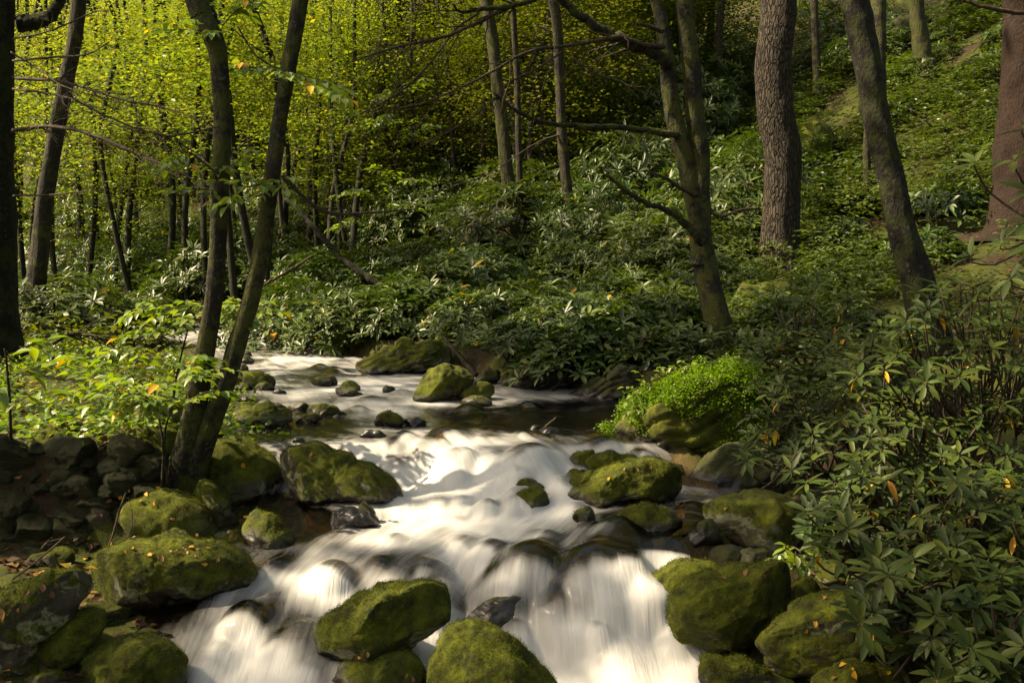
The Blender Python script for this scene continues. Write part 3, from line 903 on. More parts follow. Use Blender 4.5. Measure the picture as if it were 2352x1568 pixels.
# right side of the middle pool
R('B', "big bright-moss boulder with facets standing at the head of the pool", 'mossfull', "512 1175 540 1100 560 1010 640 965 760 948 850 985 892 1040 870 1100 810 1150 760 1205 620 1205", facets=8)
R('B', "dark tilted slab leaning on the big bright-moss boulder", 'moss', "795 1160 870 1100 980 1070 1038 1090 1030 1140 960 1178 830 1198")
R('B', "pointed slab behind the dark tilted slab by the pool", 'dark', "905 1085 960 1010 1040 975 1082 990 1065 1050 980 1085")
R('B', "low yellow-green stone at the water in front of the bright-moss boulder", 'mossfull', "795 1220 870 1170 930 1163 1025 1208 930 1228")
R('B', "long bank of layered mossy ledges along the far right shore", 'moss', "110 935 200 890 360 830 520 785 700 800 725 900 660 985 520 1012 300 1004 135 985", name="rock_outcrop", strata=.13, tilt=-.45, dep=.6)
R('B', "bare rock face with white spots ending the layered ledges", 'mosslow', "520 960 530 860 600 810 700 800 735 900 660 985 580 1005", dep=.7)
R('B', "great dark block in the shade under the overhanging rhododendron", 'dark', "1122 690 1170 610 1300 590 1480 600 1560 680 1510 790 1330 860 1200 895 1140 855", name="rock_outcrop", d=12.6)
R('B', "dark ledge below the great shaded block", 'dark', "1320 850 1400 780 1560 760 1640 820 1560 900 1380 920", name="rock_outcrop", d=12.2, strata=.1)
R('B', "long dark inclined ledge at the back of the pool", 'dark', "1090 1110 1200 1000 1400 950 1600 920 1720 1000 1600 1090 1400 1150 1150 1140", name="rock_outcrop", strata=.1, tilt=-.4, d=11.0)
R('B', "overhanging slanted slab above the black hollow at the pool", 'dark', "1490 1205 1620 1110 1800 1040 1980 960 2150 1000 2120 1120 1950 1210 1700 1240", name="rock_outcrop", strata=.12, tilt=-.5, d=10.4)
R('B', "wet brown rock with a twig on the lip of the pool", 'wet', "1200 1485 1250 1420 1350 1393 1480 1398 1565 1440 1545 1492 1400 1522 1270 1512", d=8.35)
R('B', "small stone lying on the wet brown lip rock", 'dark', "1262 1408 1290 1370 1340 1355 1380 1385 1350 1412", d=8.55)
R('B', "dark stone dripping below the wet lip rock", 'dark', "1222 1568 1250 1515 1310 1500 1362 1530 1360 1580 1280 1595", d=8.0)
G_ROCK = R('X', "large moss-draped outcrop carrying a cushion of bright green plants right of the pool", 'mossfull', "1378 1045 1400 1000 1450 955 1530 905 1640 872 1760 890 1850 950 1880 1030 1800 1085 1640 1090 1500 1075 1420 1060", name="rock_outcrop", d=7.9, strata=.06, tilt=-.5, dep=.9)
R('F', "dark mossy bank rock in the hollow right of the green outcrop", 'dark', "-50 250 60 150 200 40 500 0 760 60 800 200 620 280 300 290 80 285", name="rock_outcrop", d=7.5)
# boulders between cascade and right inlet
R('E', "small upright mossy rock at the top of the right-hand boulder pile", 'mossfull', "1528 95 1550 50 1640 5 1720 -2 1732 40 1680 100 1600 128")
R('E', "long mossy rock lying behind the wide boulder of the right pile", 'mossfull', "1668 95 1700 40 1780 10 1900 22 2045 70 1950 115 1800 140 1700 134", d=7.3)
R('E', "slim mossy rock slanting in front of the wide boulder's upper end", 'mossfull', "1520 255 1560 200 1650 150 1740 133 1775 150 1700 205 1600 255 1540 270", d=7.0)
R('E', "grey bare stone wedged in the right-hand boulder pile", 'lichen', "1520 180 1545 140 1620 122 1690 140 1640 180 1560 205", d=7.15)
R('E', "wide sunlit mossy boulder, largest of the pile right of the cascade", 'mossfull', "1498 345 1550 280 1700 210 1830 110 2000 72 2200 80 2323 145 2335 250 2200 335 2050 385 1880 412 1750 395 1600 385", d=6.85)
R('E', "bright pillow-shaped moss boulder alone in the right inlet", 'mossfull', "1888 445 1930 390 2030 370 2150 388 2260 420 2322 480 2290 518 2150 538 1990 522 1910 485")
R('E', "rear stone of the twin stones in the middle of the cascade", 'moss', "1168 285 1200 220 1260 188 1330 210 1390 255 1330 300 1220 300", d=7.05)
R('E', "front rounded stone of the twin stones in the middle of the cascade", 'moss', "1183 345 1200 290 1260 255 1340 243 1390 280 1408 340 1380 390 1280 392 1200 375", d=6.85)
R('E', "small mossy stone under the wide boulder at the waterline", 'moss', "1580 450 1640 390 1690 372 1722 410 1715 470 1640 480")
R('E', "small brown stone beside the pillow-shaped moss boulder", 'dark', "1728 460 1750 425 1800 430 1840 470 1780 485")
# foreground boulders in the water
R('X', "large foreground boulder with a sunlit moss band in the middle of the rapids", 'moss', "698 1508 718 1470 790 1405 850 1370 920 1350 990 1340 1026 1353 1030 1390 1010 1432 960 1468 880 1502 800 1528 730 1534", d=4.95)
R('X', "tall moss boulder cut by the bottom edge in front of the fall", 'mossfull', "1000 1600 1012 1500 1040 1460 1075 1446 1120 1449 1165 1475 1225 1522 1275 1585 1270 1680 1020 1690", d=4.75)
R('X', "mottled boulder at the bottom edge below the large foreground boulder", 'mosslow', "758 1590 800 1530 860 1510 920 1503 958 1530 972 1575 930 1640 780 1640", d=4.85)
R('X', "drowned brown boulder behind the veil of the front fall", 'wet', "1072 1445 1080 1385 1105 1355 1160 1342 1220 1350 1260 1390 1250 1440 1180 1470 1100 1470", d=5.5, dep=.7)
R('X', "round boulder at the right edge of the front fall with a lit moss cap", 'moss', "1456 1388 1480 1350 1530 1310 1590 1296 1642 1310 1625 1360 1580 1402 1520 1418 1470 1408")
# right bank
R('F', "big tilted block with pale lichen face at the right inlet", 'lichen', "163 395 190 350 400 308 640 318 760 350 865 430 835 520 775 620 700 690 600 705 400 695 290 625 210 505", facets=7)
R('F', "dark wedge stone left of the lichen-faced block", 'dark', "15 625 100 540 185 465 240 560 275 645 120 650")
R('F', "low brown rock below the lichen-faced block", 'mosslow', "332 765 380 720 500 663 575 680 620 760 520 795 400 805")
R('F', "pale slab half hidden by leaves behind the lichen-faced block", 'pale', "688 315 780 265 950 240 1110 250 1090 315 900 338 730 335", d=6.6)
R('F', "pale boulder glimpsed behind the near rhododendron leaves", 'pale', "830 680 860 580 950 490 1080 462 1180 500 1220 620 1150 710 950 720", d=6.0)
R('F', "large round mossy boulder on the right shore, biggest of the right bank", 'mossfull', "-72 1010 0 930 150 860 300 815 500 798 680 793 742 850 738 980 700 1100 560 1225 350 1315 150 1340 0 1265 -74 1135", d=4.95)
R('F', "ball-shaped mossy stone right of the large round boulder", 'moss', "738 940 780 880 850 855 910 890 942 960 900 1030 820 1052 750 1010", d=5.2)
R('F', "wide mossy slab with brown leaves under the near rhododendron", 'moss', "535 1310 620 1220 760 1130 900 1040 1050 1000 1250 1035 1395 1130 1375 1255 1150 1425 900 1505 700 1505 590 1425", d=4.6)
R('F', "narrow wedge rock at the bottom edge right of the fall", 'moss', "140 1398 300 1428 500 1488 670 1560 640 1660 250 1680", d=4.6)
R('F', "moss rock at the bottom edge holding bright yellow leaves", 'mossfull', "890 1580 1050 1500 1300 1463 1500 1488 1560 1568 1480 1700 1000 1700", d=4.45)
R('F', "grey rock deep behind the near rhododendron stems", 'lichen', "1980 1000 2030 880 2120 840 2230 880 2260 1000 2180 1080 2040 1080", d=5.2)
R('F', "mossy rock with lichen behind the leaves above the wide slab", 'mosslow', "930 960 1000 900 1150 880 1300 920 1340 1000 1200 1050 1000 1040", d=5.6)
R('F', "low pale rock in the shade of the near rhododendron", 'mosslow', "1150 480 1250 430 1400 430 1500 490 1440 560 1250 560", d=6.2)
# rocks on the right slope
R('X', "dark crag under brush high on the right slope", 'dark', "2030 90 2060 50 2110 40 2160 70 2150 105 2080 115", name="rock_outcrop", base=112)
R('X', "mossy ledge below the furrowed trunk", 'moss', "1665 720 1690 670 1750 650 1820 655 1850 690 1820 735 1740 750 1690 745", name="rock_outcrop", d=13.2, strata=.1, dep=.5)
R('X', "moss-lit rock beside the furrowed trunk", 'mossfull', "1828 380 1840 320 1880 270 1910 300 1890 350 1850 395", name="rock_outcrop", base=395)
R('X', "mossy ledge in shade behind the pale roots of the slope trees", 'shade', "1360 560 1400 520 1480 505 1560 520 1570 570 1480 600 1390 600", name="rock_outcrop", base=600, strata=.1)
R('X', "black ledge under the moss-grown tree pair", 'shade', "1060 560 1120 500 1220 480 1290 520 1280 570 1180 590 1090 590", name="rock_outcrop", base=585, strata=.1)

# submerged rocks that lift the water into domes
for k, (x, y, z, r) in enumerate(dome_rocks):
    v, f = rock_shape(lambda a: np.full_like(a, 1.0), 1.0, 300 + k % 9, 3, .1, 4)
    v = v * np.array([r * .92, r * 1.1, r * .55 + .08])
    o = new_obj("sunken_stone", np_mesh("sunken_stone", v, f), M['wet'], None, (x, y, z - r * .55 - .08 - .035))
    tag(o, "dark drowned stone seen through thin water in the rapids", "stone", "stones drowned under the rapids")

# old stone wall on the left bank
wall = thing("retaining_wall", "old dry stone wall in deep shade holding up the left terrace", "wall", (-3.2, 6.9, 0.1))
stone_meshes = []
for k in range(5):
    v, f = rock_shape(lambda a: np.full_like(a, 1.0), 1.0, 500 + k, 4, .16, 12)
    stone_meshes.append(np_mesh("stone", v, f))
for row in range(9):
    for col in range(11):
        x = -4.45 + col * .175 + (row % 2) * .08 + rnd.uniform(-.04, .04)
        if x > -2.62 + .03 * row - .1: continue
        sz = rnd.uniform(.07, .17)
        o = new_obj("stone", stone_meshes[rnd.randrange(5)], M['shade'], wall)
        o.location = Vector((x, 6.97 + rnd.uniform(-.06, .05) + .015 * row, .17 + row * .088 + rnd.uniform(-.02, .02))) - wall.location
        o.scale = (sz * rnd.uniform(.9, 1.4), .13, sz * rnd.uniform(.55, .9))
        o.rotation_euler = (rnd.uniform(-.2, .2), rnd.uniform(-.4, .4), rnd.uniform(-.4, .4))

bpy.context.view_layer.update()
DG = bpy.context.evaluated_depsgraph_get()


def cast(px, py):
    ok, loc, nor, idx, ob, mx = SC.ray_cast(DG, Vector((0, 0, CAM_Z)), ray(px, py))
    return (loc, nor, ob) if ok else (P(px, py, march(px, py)), Vector((0, 0, 1)), ground)

# moss pile on the nearer boulders
t = NT("moss_shoots")
at = t.n("Attribute", attribute_name="tint").outputs["Fac"]
mcol = t.ramp(at, [(0, (0.014, 0.018, 0.002)), (0.5, (0.076, 0.096, 0.005)), (1, (0.165, 0.18, 0.012))])
pb = t.n("BsdfPrincipled", i_Base_Color=mcol, i_Roughness=0.8)
pb.inputs["Specular IOR Level"].default_value = 0.15
tb = t.n("BsdfTranslucent", i_Color=mcol)
mx = t.n("MixShader", i_0=0.3)
t.l(pb.outputs[0], mx.inputs[1]); t.l(tb.outputs[0], mx.inputs[2])
M['moss_shoots'] = t.out(mx.outputs[0])
mrng = np.random.default_rng(5)
for ro in ROCKS:
    mname = ro.data.materials[0].name
    if ro.location.y > 9.2 or mname not in ("mossy_rock", "thick_moss_rock", "half_mossy_rock"):
        continue
    nf = len(ro.data.polygons)
    cen = np.zeros(nf * 3); nor = np.zeros(nf * 3); ar = np.zeros(nf)
    ro.data.polygons.foreach_get("center", cen); ro.data.polygons.foreach_get("normal", nor); ro.data.polygons.foreach_get("area", ar)
    cen, nor = cen.reshape(-1, 3), nor.reshape(-1, 3)
    off = np.array(ro.location)
    lim = {"mossy_rock": .34, "thick_moss_rock": .08, "half_mossy_rock": .55}[mname]
    cov = fbm((cen + off) * 3.5, 3, 4)
    wv_ = np.array([a.value for a in ro.data.attributes['wet'].data])
    tri = np.zeros(nf * 3, dtype=np.int32); ro.data.polygons.foreach_get('vertices', tri)
    wgt = ar * (wv_[tri].reshape(-1, 3).mean(1) < .4) * (nor[:, 2] + cov * .7 > lim) * (nor[:, 1] < .6)
    if wgt.sum() <= 0: continue
    n = int(min(14000, 9000 * wgt.sum() / .25))
    idx = mrng.choice(nf, n, p=wgt / wgt.sum())
    b = cen[idx] + mrng.normal(size=(n, 3)) * .006
    d = nor[idx] + mrng.normal(size=(n, 3)) * .55 + np.array([0, 0, .2])
    L = mrng.uniform(.004, .009, n)
    tint = np.clip(.45 + .5 * fbm((b + off) * 9, 7, 3) + mrng.normal(size=n) * .18, 0, 1)
    sd = unit(np.cross(d, mrng.normal(size=(n, 3)))) * (L * .22)[:, None]
    tip = b + unit(d) * L[:, None]
    v = np.stack([b - sd, b + sd, tip], 1).reshape(-1, 3)
    o = new_obj("moss", np_mesh("moss", v, np.arange(3 * n).reshape(-1, 3), False, {"tint": np.repeat(tint, 3)}), M['moss_shoots'], ro)
    tag(o, kind="stuff")

# cobbles filling the gaps
for (lab, grp, n, x0, x1, y0, y1, mt) in (("small cobble wedged between the right-bank boulders", "cobbles of the right bank", 70, .9, 2.6, 4.2, 7.4, ('dark', 'mosslow', 'moss', 'lichen')),
                                        ("small cobble between the boulders of the left bank", "cobbles of the left bank", 26, -3.4, -1.45, 4.2, 6.8, ('dark', 'mosslow', 'moss')),
                                        ("small stone along the far shallows", "stones of the far shallows", 40, -3.6, -2.0, 8.3, 13, ('dark', 'moss', 'dark'))):
    for k in range(n):
        x, y = rnd.uniform(x0, x1), rnd.uniform(y0, y1)
        if grp.startswith("stones"):
            x = float(np.interp(y, ST[:, 0], ST[:, 1])) + rnd.uniform(-.35, .45)
        g_ = float(ground_h(np.array([x]), np.array([y]))[0])
        o = new_obj("cobble", stone_meshes[k % 5], M[mt[k % len(mt)]], None, (x, y, g_ + .02))
        sz = rnd.uniform(.05, .15)
        o.scale = (sz * rnd.uniform(.9, 1.5), sz, sz * rnd.uniform(.5, .85))
        o.rotation_euler = (rnd.uniform(-.3, .3), rnd.uniform(-.3, .3), rnd.uniform(0, 6.28))
        tag(o, lab, "stone", grp)

# ------------------------------------------------------------------ trees
PD = march(1792, 618)
SUN_GAPS = []        # (point, radius): holes cut in the crowns so sun reaches chosen spots
for (px, py, d, r) in [(250, 880, 7.0, 1.1), (420, 790, 7.5, 1.0), (120, 860, 7, .8), (450, 880, 6.7, .7), (120, 1010, 8, .5), (230, 1085, 6.8, .35), (400, 1290, 5.9, .35), (520, 1290, 6.0, .25), (880, 1390, 5.6, .3), (1110, 1500, 4.9, .25), (650, 1480, 5.3, .14),
                       (1480, 1090, 6.9, .35), (1560, 1200, 6.6, .3), (1600, 930, 8, .6), (1040, 880, 10.2, .4), (960, 760, 14.5, .8), (1030, 470, 22, 1.6), (1170, 560, 18, .5), (1200, 540, 18, .3),
                       (1770, 350, PD, 1.5), (1770, 100, PD, 1.5), (1770, 520, PD, 1.2), (1770, 220, PD, 1.5), (1770, -80, PD, 1.5), (2130, 170, 22, 1.0), (2200, 230, 22, 1.3), (1880, 300, 19, 1.0), (2080, 300, 20, .9), (560, 740, 7.6, .4),
                       (900, 230, 20, .9), (480, 420, 8.2, .5), (640, 440, 8.2, .45), (700, 180, 8.4, .5), (590, 960, 9, .4), (600, 905, 9.8, .3), (1440, 1500, 5.0, .2), (1620, 1340, 5.5, .3), (1000, 200, 26, 1.2), (1560, 100, 12, .4), (1330, 740, 12, .7),
                       (2150, 950, 5.5, .5), (1900, 900, 6, .5), (2250, 700, 5, .4), (480, 650, 7.6, .35), (1700, 700, 13, .7), (1900, 560, 15, .8), (2200, 450, 14, .9), (850, 150, 28, 2), (980, 120, 26, 2), (1080, 250, 24, 2), (1200, 120, 26, 2), (1340, 150, 22, 1.8), (1420, 300, 18, 1.4), (1250, 350, 22, 1.5), (760, 350, 26, 2), (1650, 250, 18, 1.3), (1500, 650, 13, .8), (1250, 680, 13, .7), (750, 620, 18, 1), (700, 740, 15, .7)]:
    SUN_GAPS.append((np.array(P(px, py, d)), r))
_g = random.Random(23)
for k in range(22):
    px, py = _g.uniform(1180, 2352), _g.uniform(40, 900)
    SUN_GAPS.append((np.array(P(px, py, march(px, py))), _g.uniform(.2, .55)))
for k in range(16):
    px, py = _g.uniform(550, 1200), _g.uniform(450, 800)
    SUN_GAPS.append((np.array(P(px, py, march(px, py))), _g.uniform(.3, .7)))
for k in range(10):
    px, py = _g.uniform(1650, 2352), _g.uniform(850, 1500)
    SUN_GAPS.append((np.array(P(px, py, 5.5)), _g.uniform(.15, .3)))
SD = np.array(SUN_DIR)


def sun_open(c):
    keep = np.ones(len(c), dtype=bool)
    for p, r in SUN_GAPS:
        w = c - p
        s = w @ SD
        dist = np.linalg.norm(w - s[:, None] * SD, axis=1)
        keep &= ~((dist < r) & (s > 1.5))
    return keep


def leaf_cloud(mb, centers, per, spread, L, rng, template=LEAF_CHEAP, ratio=0.55, flat=0.3, cull=False, tilt=0.45):
    c = np.repeat(np.asarray(centers), per, axis=0)
    off = rng.normal(size=c.shape) * np.array([spread, spread, spread * flat])
    c = c + off
    if cull:
        c = c[sun_open(c)]
    n = len(c)
    if n == 0: return
    az = rng.random(n) * 2 * math.pi
    d = np.stack([np.cos(az), np.sin(az), -0.25 + rng.normal(size=n) * 0.25], 1)
    up = np.array([0, 0, 1.0]) + rng.normal(size=(n, 3)) * tilt
    ln = L * rng.uniform(.7, 1.25, n)
    leaves(mb, c, d, up, ln, ln * ratio, rng.random(n), template)


def overhead_crown(center, R_, H, n_clusters, seed, leafL=.17, spread=.5):
    rng = np.random.default_rng(seed)
    u = unit(rng.normal(size=(n_clusters, 3))) * (rng.random((n_clusters, 1)) ** 0.45)
    c = np.array(center) + u * np.array([R_, R_, H])
    mb = MB()
    leaf_cloud(mb, c, 16, spread, leafL, rng, cull=True)
    return mb


def px_path(nodes, d, dd=0.0):
    """[(px,py,width px)] -> points and radii at distance d (+dd towards the tip)"""
    pts, rad = [], []
    for i, (x, y, w) in enumerate(nodes):
        di = d + dd * i / max(1, len(nodes) - 1)
        pts.append(P(x, y, di))
        rad.append(w * di / FPX / 2)
    return np.array([tuple(p) for p in pts]), np.array(rad)


def smooth_path(pts, rad, n):
    s = np.linspace(0, len(rad) - 1, n)
    return catmull(pts, n), np.interp(s, np.arange(len(rad)), rad)


def flare(k0=0.10, amt=0.7, lobes=5, ph=0.0):
    def fn(th, k):
        e = np.exp(-k / k0)
        return 1 + e * amt * (0.55 + 0.45 * np.cos(lobes * th + ph)) + 0.04 * np.cos(3 * th + 9 * k + ph)
    return fn


def branch_mesh(nodes, d, dd, origin, seed, twigs=0, twig_len=0.5, sides=6, n=None, droop=0.15, rough=.15):
    """one limb with side twigs, as one mesh"""
    mb = MB()
    pts, rad = px_path(nodes, d, dd)
    n = n or max(8, len(nodes) * 6)
    p, r = smooth_path(pts, rad, n)
    rr = np.random.default_rng(seed)
    p = p + rr.normal(size=p.shape) * (r * 0.18)[:, None]
    tube(mb, p, r, sides, rough, seed)
    L = np.linalg.norm(np.diff(p, axis=0), axis=1).sum()
    for k in range(twigs):
        i = int(rr.uniform(.15, .98) * (n - 1))
        tg = p[min(i + 1, n - 1)] - p[max(i - 1, 0)]
        tg /= np.linalg.norm(tg) + 1e-9
        side = np.cross(tg, rr.normal(size=3))
        side /= np.linalg.norm(side) + 1e-9
        dr = tg * rr.uniform(.4, 1.0) + side * rr.uniform(.3, .8) + np.array([0, 0, -droop * rr.random()])
        ln = twig_len * rr.uniform(.4, 1.2)
        q = [p[i] + dr * ln * s_ + np.array([0, 0, -droop * ln * s_ * s_]) + rr.normal(size=3) * .02 * ln for s_ in (0, .3, .6, 1)]
        qq = catmull(q, 7)
        tube(mb, qq, np.linspace(max(r[i] * .45, .0022), .0016, 7), 4, 0)
        for m in range(rr.integers(1, 4)):
            j = rr.integers(1, 6)
            d2 = unit(dr + rr.normal(size=3) * .6) * ln * rr.uniform(.2, .5)
            tube(mb, catmull([qq[j], qq[j] + d2 * .5 + rr.normal(size=3) * .01, qq[j] + d2 + np.array([0, 0, -.1 * ln])], 5), np.linspace(.0022, .0013, 5), 3, 0)
    return mb.mesh("branch", origin)


def tree(name, label, bark, stems, d=None, dd=0.0, top=None, crown=None, flare_amt=.8, sides=28, branches=(), group=None, cat="tree", rough=.07, base_px=None, crown_mat='bright', seed=0):
    """stems: lists of (px,py,width) from the TOP of the picture down to the base"""
    bx, by, _ = stems[0][-1] if base_px is None else (*base_px, 0)
    if d is None:
        d = march(bx, by)
    b = P(bx, by, d)
    root = thing(name, label, cat, b, group)
    org = np.array(b)
    ends = []
    for i, st in enumerate(stems):
        pts, rad = px_path(st[::-1], d, dd)
        top_dir = unit(pts[-1] - pts[-2])
        ht = top if top else 9.0
        ext = max(ht - pts[-1][2], .5)
        up = top_dir / max(top_dir[2], .35)
        extra = [pts[-1] + up * ext * .5 + np.array([0, 0, 0]), pts[-1] + (up * .75 + np.array([0, 0, .25])) * ext]
        pts = np.vstack([pts[0] - np.array([0, 0, .25]), pts, extra])
        rad = np.concatenate([[rad[0] * 1.1], rad, [rad[-1] * .8, rad[-1] * .45]])
        n = 90
        p, r = smooth_path(pts, rad, n)
        p = p + np.stack([fbm(np.stack([p[:, 2] * .7, np.full(n, seed + i), np.zeros(n)], 1), seed, 2) * r * .25, np.zeros(n), np.zeros(n)], 1)
        mb = MB()
        fl = flare(.06, flare_amt * 1.3 if i == 0 else flare_amt * .3, 5 + (seed % 3), seed)
        tube(mb, p, r, sides, rough * 1.5, seed + i * 7, fl, nscale=8.0)
        tob = new_obj("trunk", mb.mesh("trunk", org), M[bark], root)
        trunk0 = tob if i == 0 else trunk0
        ends.append(p[-1])
    for k, (nodes, bd, bdd, tw, tl_) in enumerate(branches):
        new_obj("branch", branch_mesh(nodes, bd if bd else d, bdd, org, seed * 31 + k, tw, tl_), M['twig' if nodes[0][2] < 14 else bark], trunk0)
    if crown:
        R_, H, n = crown
        for e in ends[:1]:
            c = np.array(e) + np.array([0, 0, H * .25])
            mb = overhead_crown(c, R_, H, n, seed + 900)
            if mb.n:
                new_obj("crown", mb.mesh("crown", org), M[crown_mat], root)
    return root, d


T = {}
DR = ROCKS
for ro in ROCKS:
    if ro["label"].startswith("drowned brown"):
        ro.location.z -= .09
    if ro["label"].startswith("black wet stone"):
        ro.location.z -= .07
T['edge'] = tree("broadleaf_tree", "thick dark rough trunk at the far left edge of the picture", 'bark_dark',
                 [[(0, -20, 62), (0, 200, 62), (-2, 400, 64), (-4, 600, 70), (-4, 720, 80), (-4, 795, 100)]], d=12.5, top=10, crown=(3.6, 2.6, 230), seed=1,
                 branches=[([(40, 58, 34), (80, 48, 34), (112, 40, 30), (132, 8, 24), (140, -30, 22)], 12.4, 0, 2, .3),
                           ([(30, 300, 7), (150, 292, 8), (280, 340, 7), (420, 400, 5), (500, 455, 3)], 12.3, -1.5, 26, .6),
                           ([(30, 300, 8), (120, 290, 8), (230, 316, 6), (350, 372, 4), (430, 420, 2.5)], 12.0, -2.5, 24, .6),
                           ([(30, 180, 7), (140, 188, 8), (280, 228, 6), (400, 254, 4), (500, 300, 3)], 12.4, -2, 28, .6),
                           ([(30, 205, 5), (110, 215, 5), (200, 240, 4), (260, 285, 3), (380, 310, 2)], 12.2, -2, 20, .5),
                           ([(30, 140, 5), (120, 132, 5), (200, 125, 4), (250, 98, 3)], 12.2, -1, 14, .45),
                           ([(30, 90, 4), (120, 70, 3.5), (210, 30, 3), (250, 26, 2)], 12.4, -1, 10, .4),
                           ([(30, 450, 5), (120, 447, 4), (190, 440, 3), (250, 436, 2)], 12.0, -1, 10, .4),
                           ([(25, 120, 4), (90, 160, 4), (150, 200, 3), (260, 230, 2)], 12.0, -1, 16, .45)])
T['lean'] = tree("broadleaf_tree", "dark trunk leaning left to right, second thick one from the left edge", 'bark_brown',
                 [[(182, -20, 33), (172, 90, 33), (150, 200, 34), (124, 320, 35), (105, 440, 36), (90, 560, 38), (76, 700, 46)]], d=16, top=12, crown=(3.8, 2.6, 220), seed=2)
T['fork'] = tree("forked_tree", "lichen-grey forked tree with two stems on mossy roots by the left rapids", 'bark_grey',
                 [[(452, -20, 52), (470, 40, 50), (492, 85, 50), (503, 140, 42), (508, 300, 37), (500, 480, 38), (488, 640, 41), (472, 780, 44), (448, 930, 50), (432, 1040, 62), (425, 1130, 92)],
                  [(692, -20, 36), (668, 110, 36), (645, 240, 33), (622, 410, 35), (602, 550, 36), (578, 680, 39), (544, 800, 40), (506, 915, 44), (470, 1020, 52), (440, 1110, 70)]],
                 d=7.3, top=7.5, crown=(2.8, 1.6, 120), flare_amt=.9, sides=36, seed=3,
                 branches=[([(648, 405, 12), (690, 445, 11), (730, 478, 10), (790, 492, 8), (900, 485, 5), (960, 480, 3)], 7.3, .4, 8, .3),
                           ([(505, 290, 4), (400, 312, 4), (330, 300, 4), (230, 260, 3.5), (150, 215, 2.5)], 7.2, -.2, 16, .35),
                           ([(500, 400, 5), (470, 375, 5), (440, 352, 4), (425, 350, 2)], 7.1, -.2, 4, .2),
                           ([(545, 60, 4), (590, 130, 4), (650, 160, 3.5), (760, 195, 2.5)], 7.5, .2, 8, .3)])
T['slim'] = tree("slender_tree", "slim dark forked trunk bending right behind the forked tree", 'bark_far',
                 [[(732, -20, 16), (738, 100, 17), (760, 220, 18), (782, 330, 18), (800, 420, 22)]], top=13, crown=(3, 2.4, 140), seed=4, flare_amt=.4, sides=14,
                 branches=[([(742, 130, 12), (725, 70, 10), (706, 10, 8), (695, -30, 7)], None, 0, 3, .5)])
T['mossy'] = tree("mossy_tree", "moss-grown trunk with a sunlit yellow foot on the far right bank", 'bark_moss',
                  [[(1112, -20, 28), (1128, 80, 27), (1140, 170, 27), (1154, 300, 28), (1167, 430, 30), (1176, 520, 33), (1182, 590, 40)]], top=11, crown=(3.2, 2.4, 170), seed=5, sides=20)
T['mossy2'] = tree("slender_tree", "thin straight trunk right beside the moss-grown trunk", 'bark_brown',
                   [[(1176, -20, 13), (1184, 120, 14), (1190, 280, 14), (1196, 430, 16), (1200, 580, 18)]], top=11, crown=(2, 2, 60), seed=6, sides=14)
T['mid'] = tree("broadleaf_tree", "grey-brown trunk with flared foot on the slope behind the pool", 'bark_brown',
                [[(1268, -20, 24), (1280, 60, 24), (1288, 180, 22), (1292, 300, 23), (1300, 430, 25), (1312, 520, 28), (1324, 585, 44)]], top=11, crown=(3.2, 2.4, 170), seed=7, sides=20,
                branches=[([(1285, 100, 6), (1260, 70, 5), (1230, 60, 4)], None, 0, 5, .4), ([(1290, 150, 6), (1270, 145, 5), (1255, 120, 3)], None, 0, 4, .3),
                          ([(1295, 308, 5), (1230, 330, 4), (1120, 400, 3), (1000, 440, 2)], None, -1, 14, .5)])
T['pool'] = tree("forked_tree", "leaning two-stemmed tree with long bare limbs above the pool", 'bark_grey',
                 [[(1500, -20, 26), (1520, 60, 30), (1535, 150, 36), (1548, 250, 40), (1568, 350, 44), (1588, 450, 46), (1602, 540, 50), (1618, 630, 54), (1640, 720, 60), (1668, 800, 68), (1690, 848, 88)],
                  [(1562, -20, 40), (1580, 120, 41), (1592, 240, 42), (1603, 360, 42), (1608, 460, 44), (1612, 560, 46)]],
                 d=11.5, top=8.5, crown=(3.2, 2.2, 170), seed=8, sides=32, flare_amt=.5,
                 branches=[([(1532, 150, 30), (1500, 122, 28), (1440, 98, 26), (1380, 68, 24), (1330, 35, 21), (1290, 2, 18), (1270, -30, 16)], 11.4, -.6, 5, .5),
                           ([(1525, 108, 11), (1480, 104, 11), (1430, 86, 10), (1400, 88, 10), (1340, 100, 9), (1280, 108, 8), (1240, 112, 8), (1190, 130, 7), (1130, 165, 6), (1050, 205, 5), (960, 240, 4), (840, 258, 3)], 11.3, -1.2, 26, .7),
                           ([(1560, 312, 17), (1500, 302, 15), (1420, 292, 14), (1340, 290, 14), (1270, 284, 12), (1210, 268, 11), (1165, 240, 9), (1140, 218, 6)], 11.4, -.8, 8, .25),
                           ([(1615, 560, 20), (1580, 520, 18), (1540, 490, 16), (1480, 465, 12), (1440, 440, 10), (1405, 410, 7), (1385, 402, 4)], 11.3, -.6, 6, .35),
                           ([(1600, 450, 12), (1560, 430, 10), (1530, 410, 8), (1490, 395, 4)], 11.4, -.4, 3, .3),
                           ([(1520, 72, 12), (1490, 60, 9), (1462, 54, 6)], 11.4, -.2, 2, .15),
                           ([(1300, -20, 14), (1240, -6, 13), (1180, 14, 12), (1110, 20, 10), (1060, 28, 8), (1040, 10, 5)], 11.0, -.4, 6, .5),
                           ([(1180, 14, 10), (1130, 35, 10), (1060, 70, 9), (1000, 90, 8), (930, 104, 7), (880, 118, 5), (800, 145, 3)], 10.9, -.7, 26, .6),
                           ([(1100, 30, 6), (1050, 65, 6), (1000, 130, 5), (950, 185, 5), (890, 230, 4), (810, 270, 3), (740, 300, 2)], 10.9, -.5, 14, .5),
                           ([(1290, 120, 6), (1230, 160, 5), (1170, 190, 4), (1130, 235, 4), (1060, 285, 3), (960, 340, 2.5)], 11.0, -.6, 14, .5),
                           ([(1310, 130, 5), (1370, 170, 5), (1430, 190, 4), (1470, 230, 2)], 11.2, 0, 8, .35)])
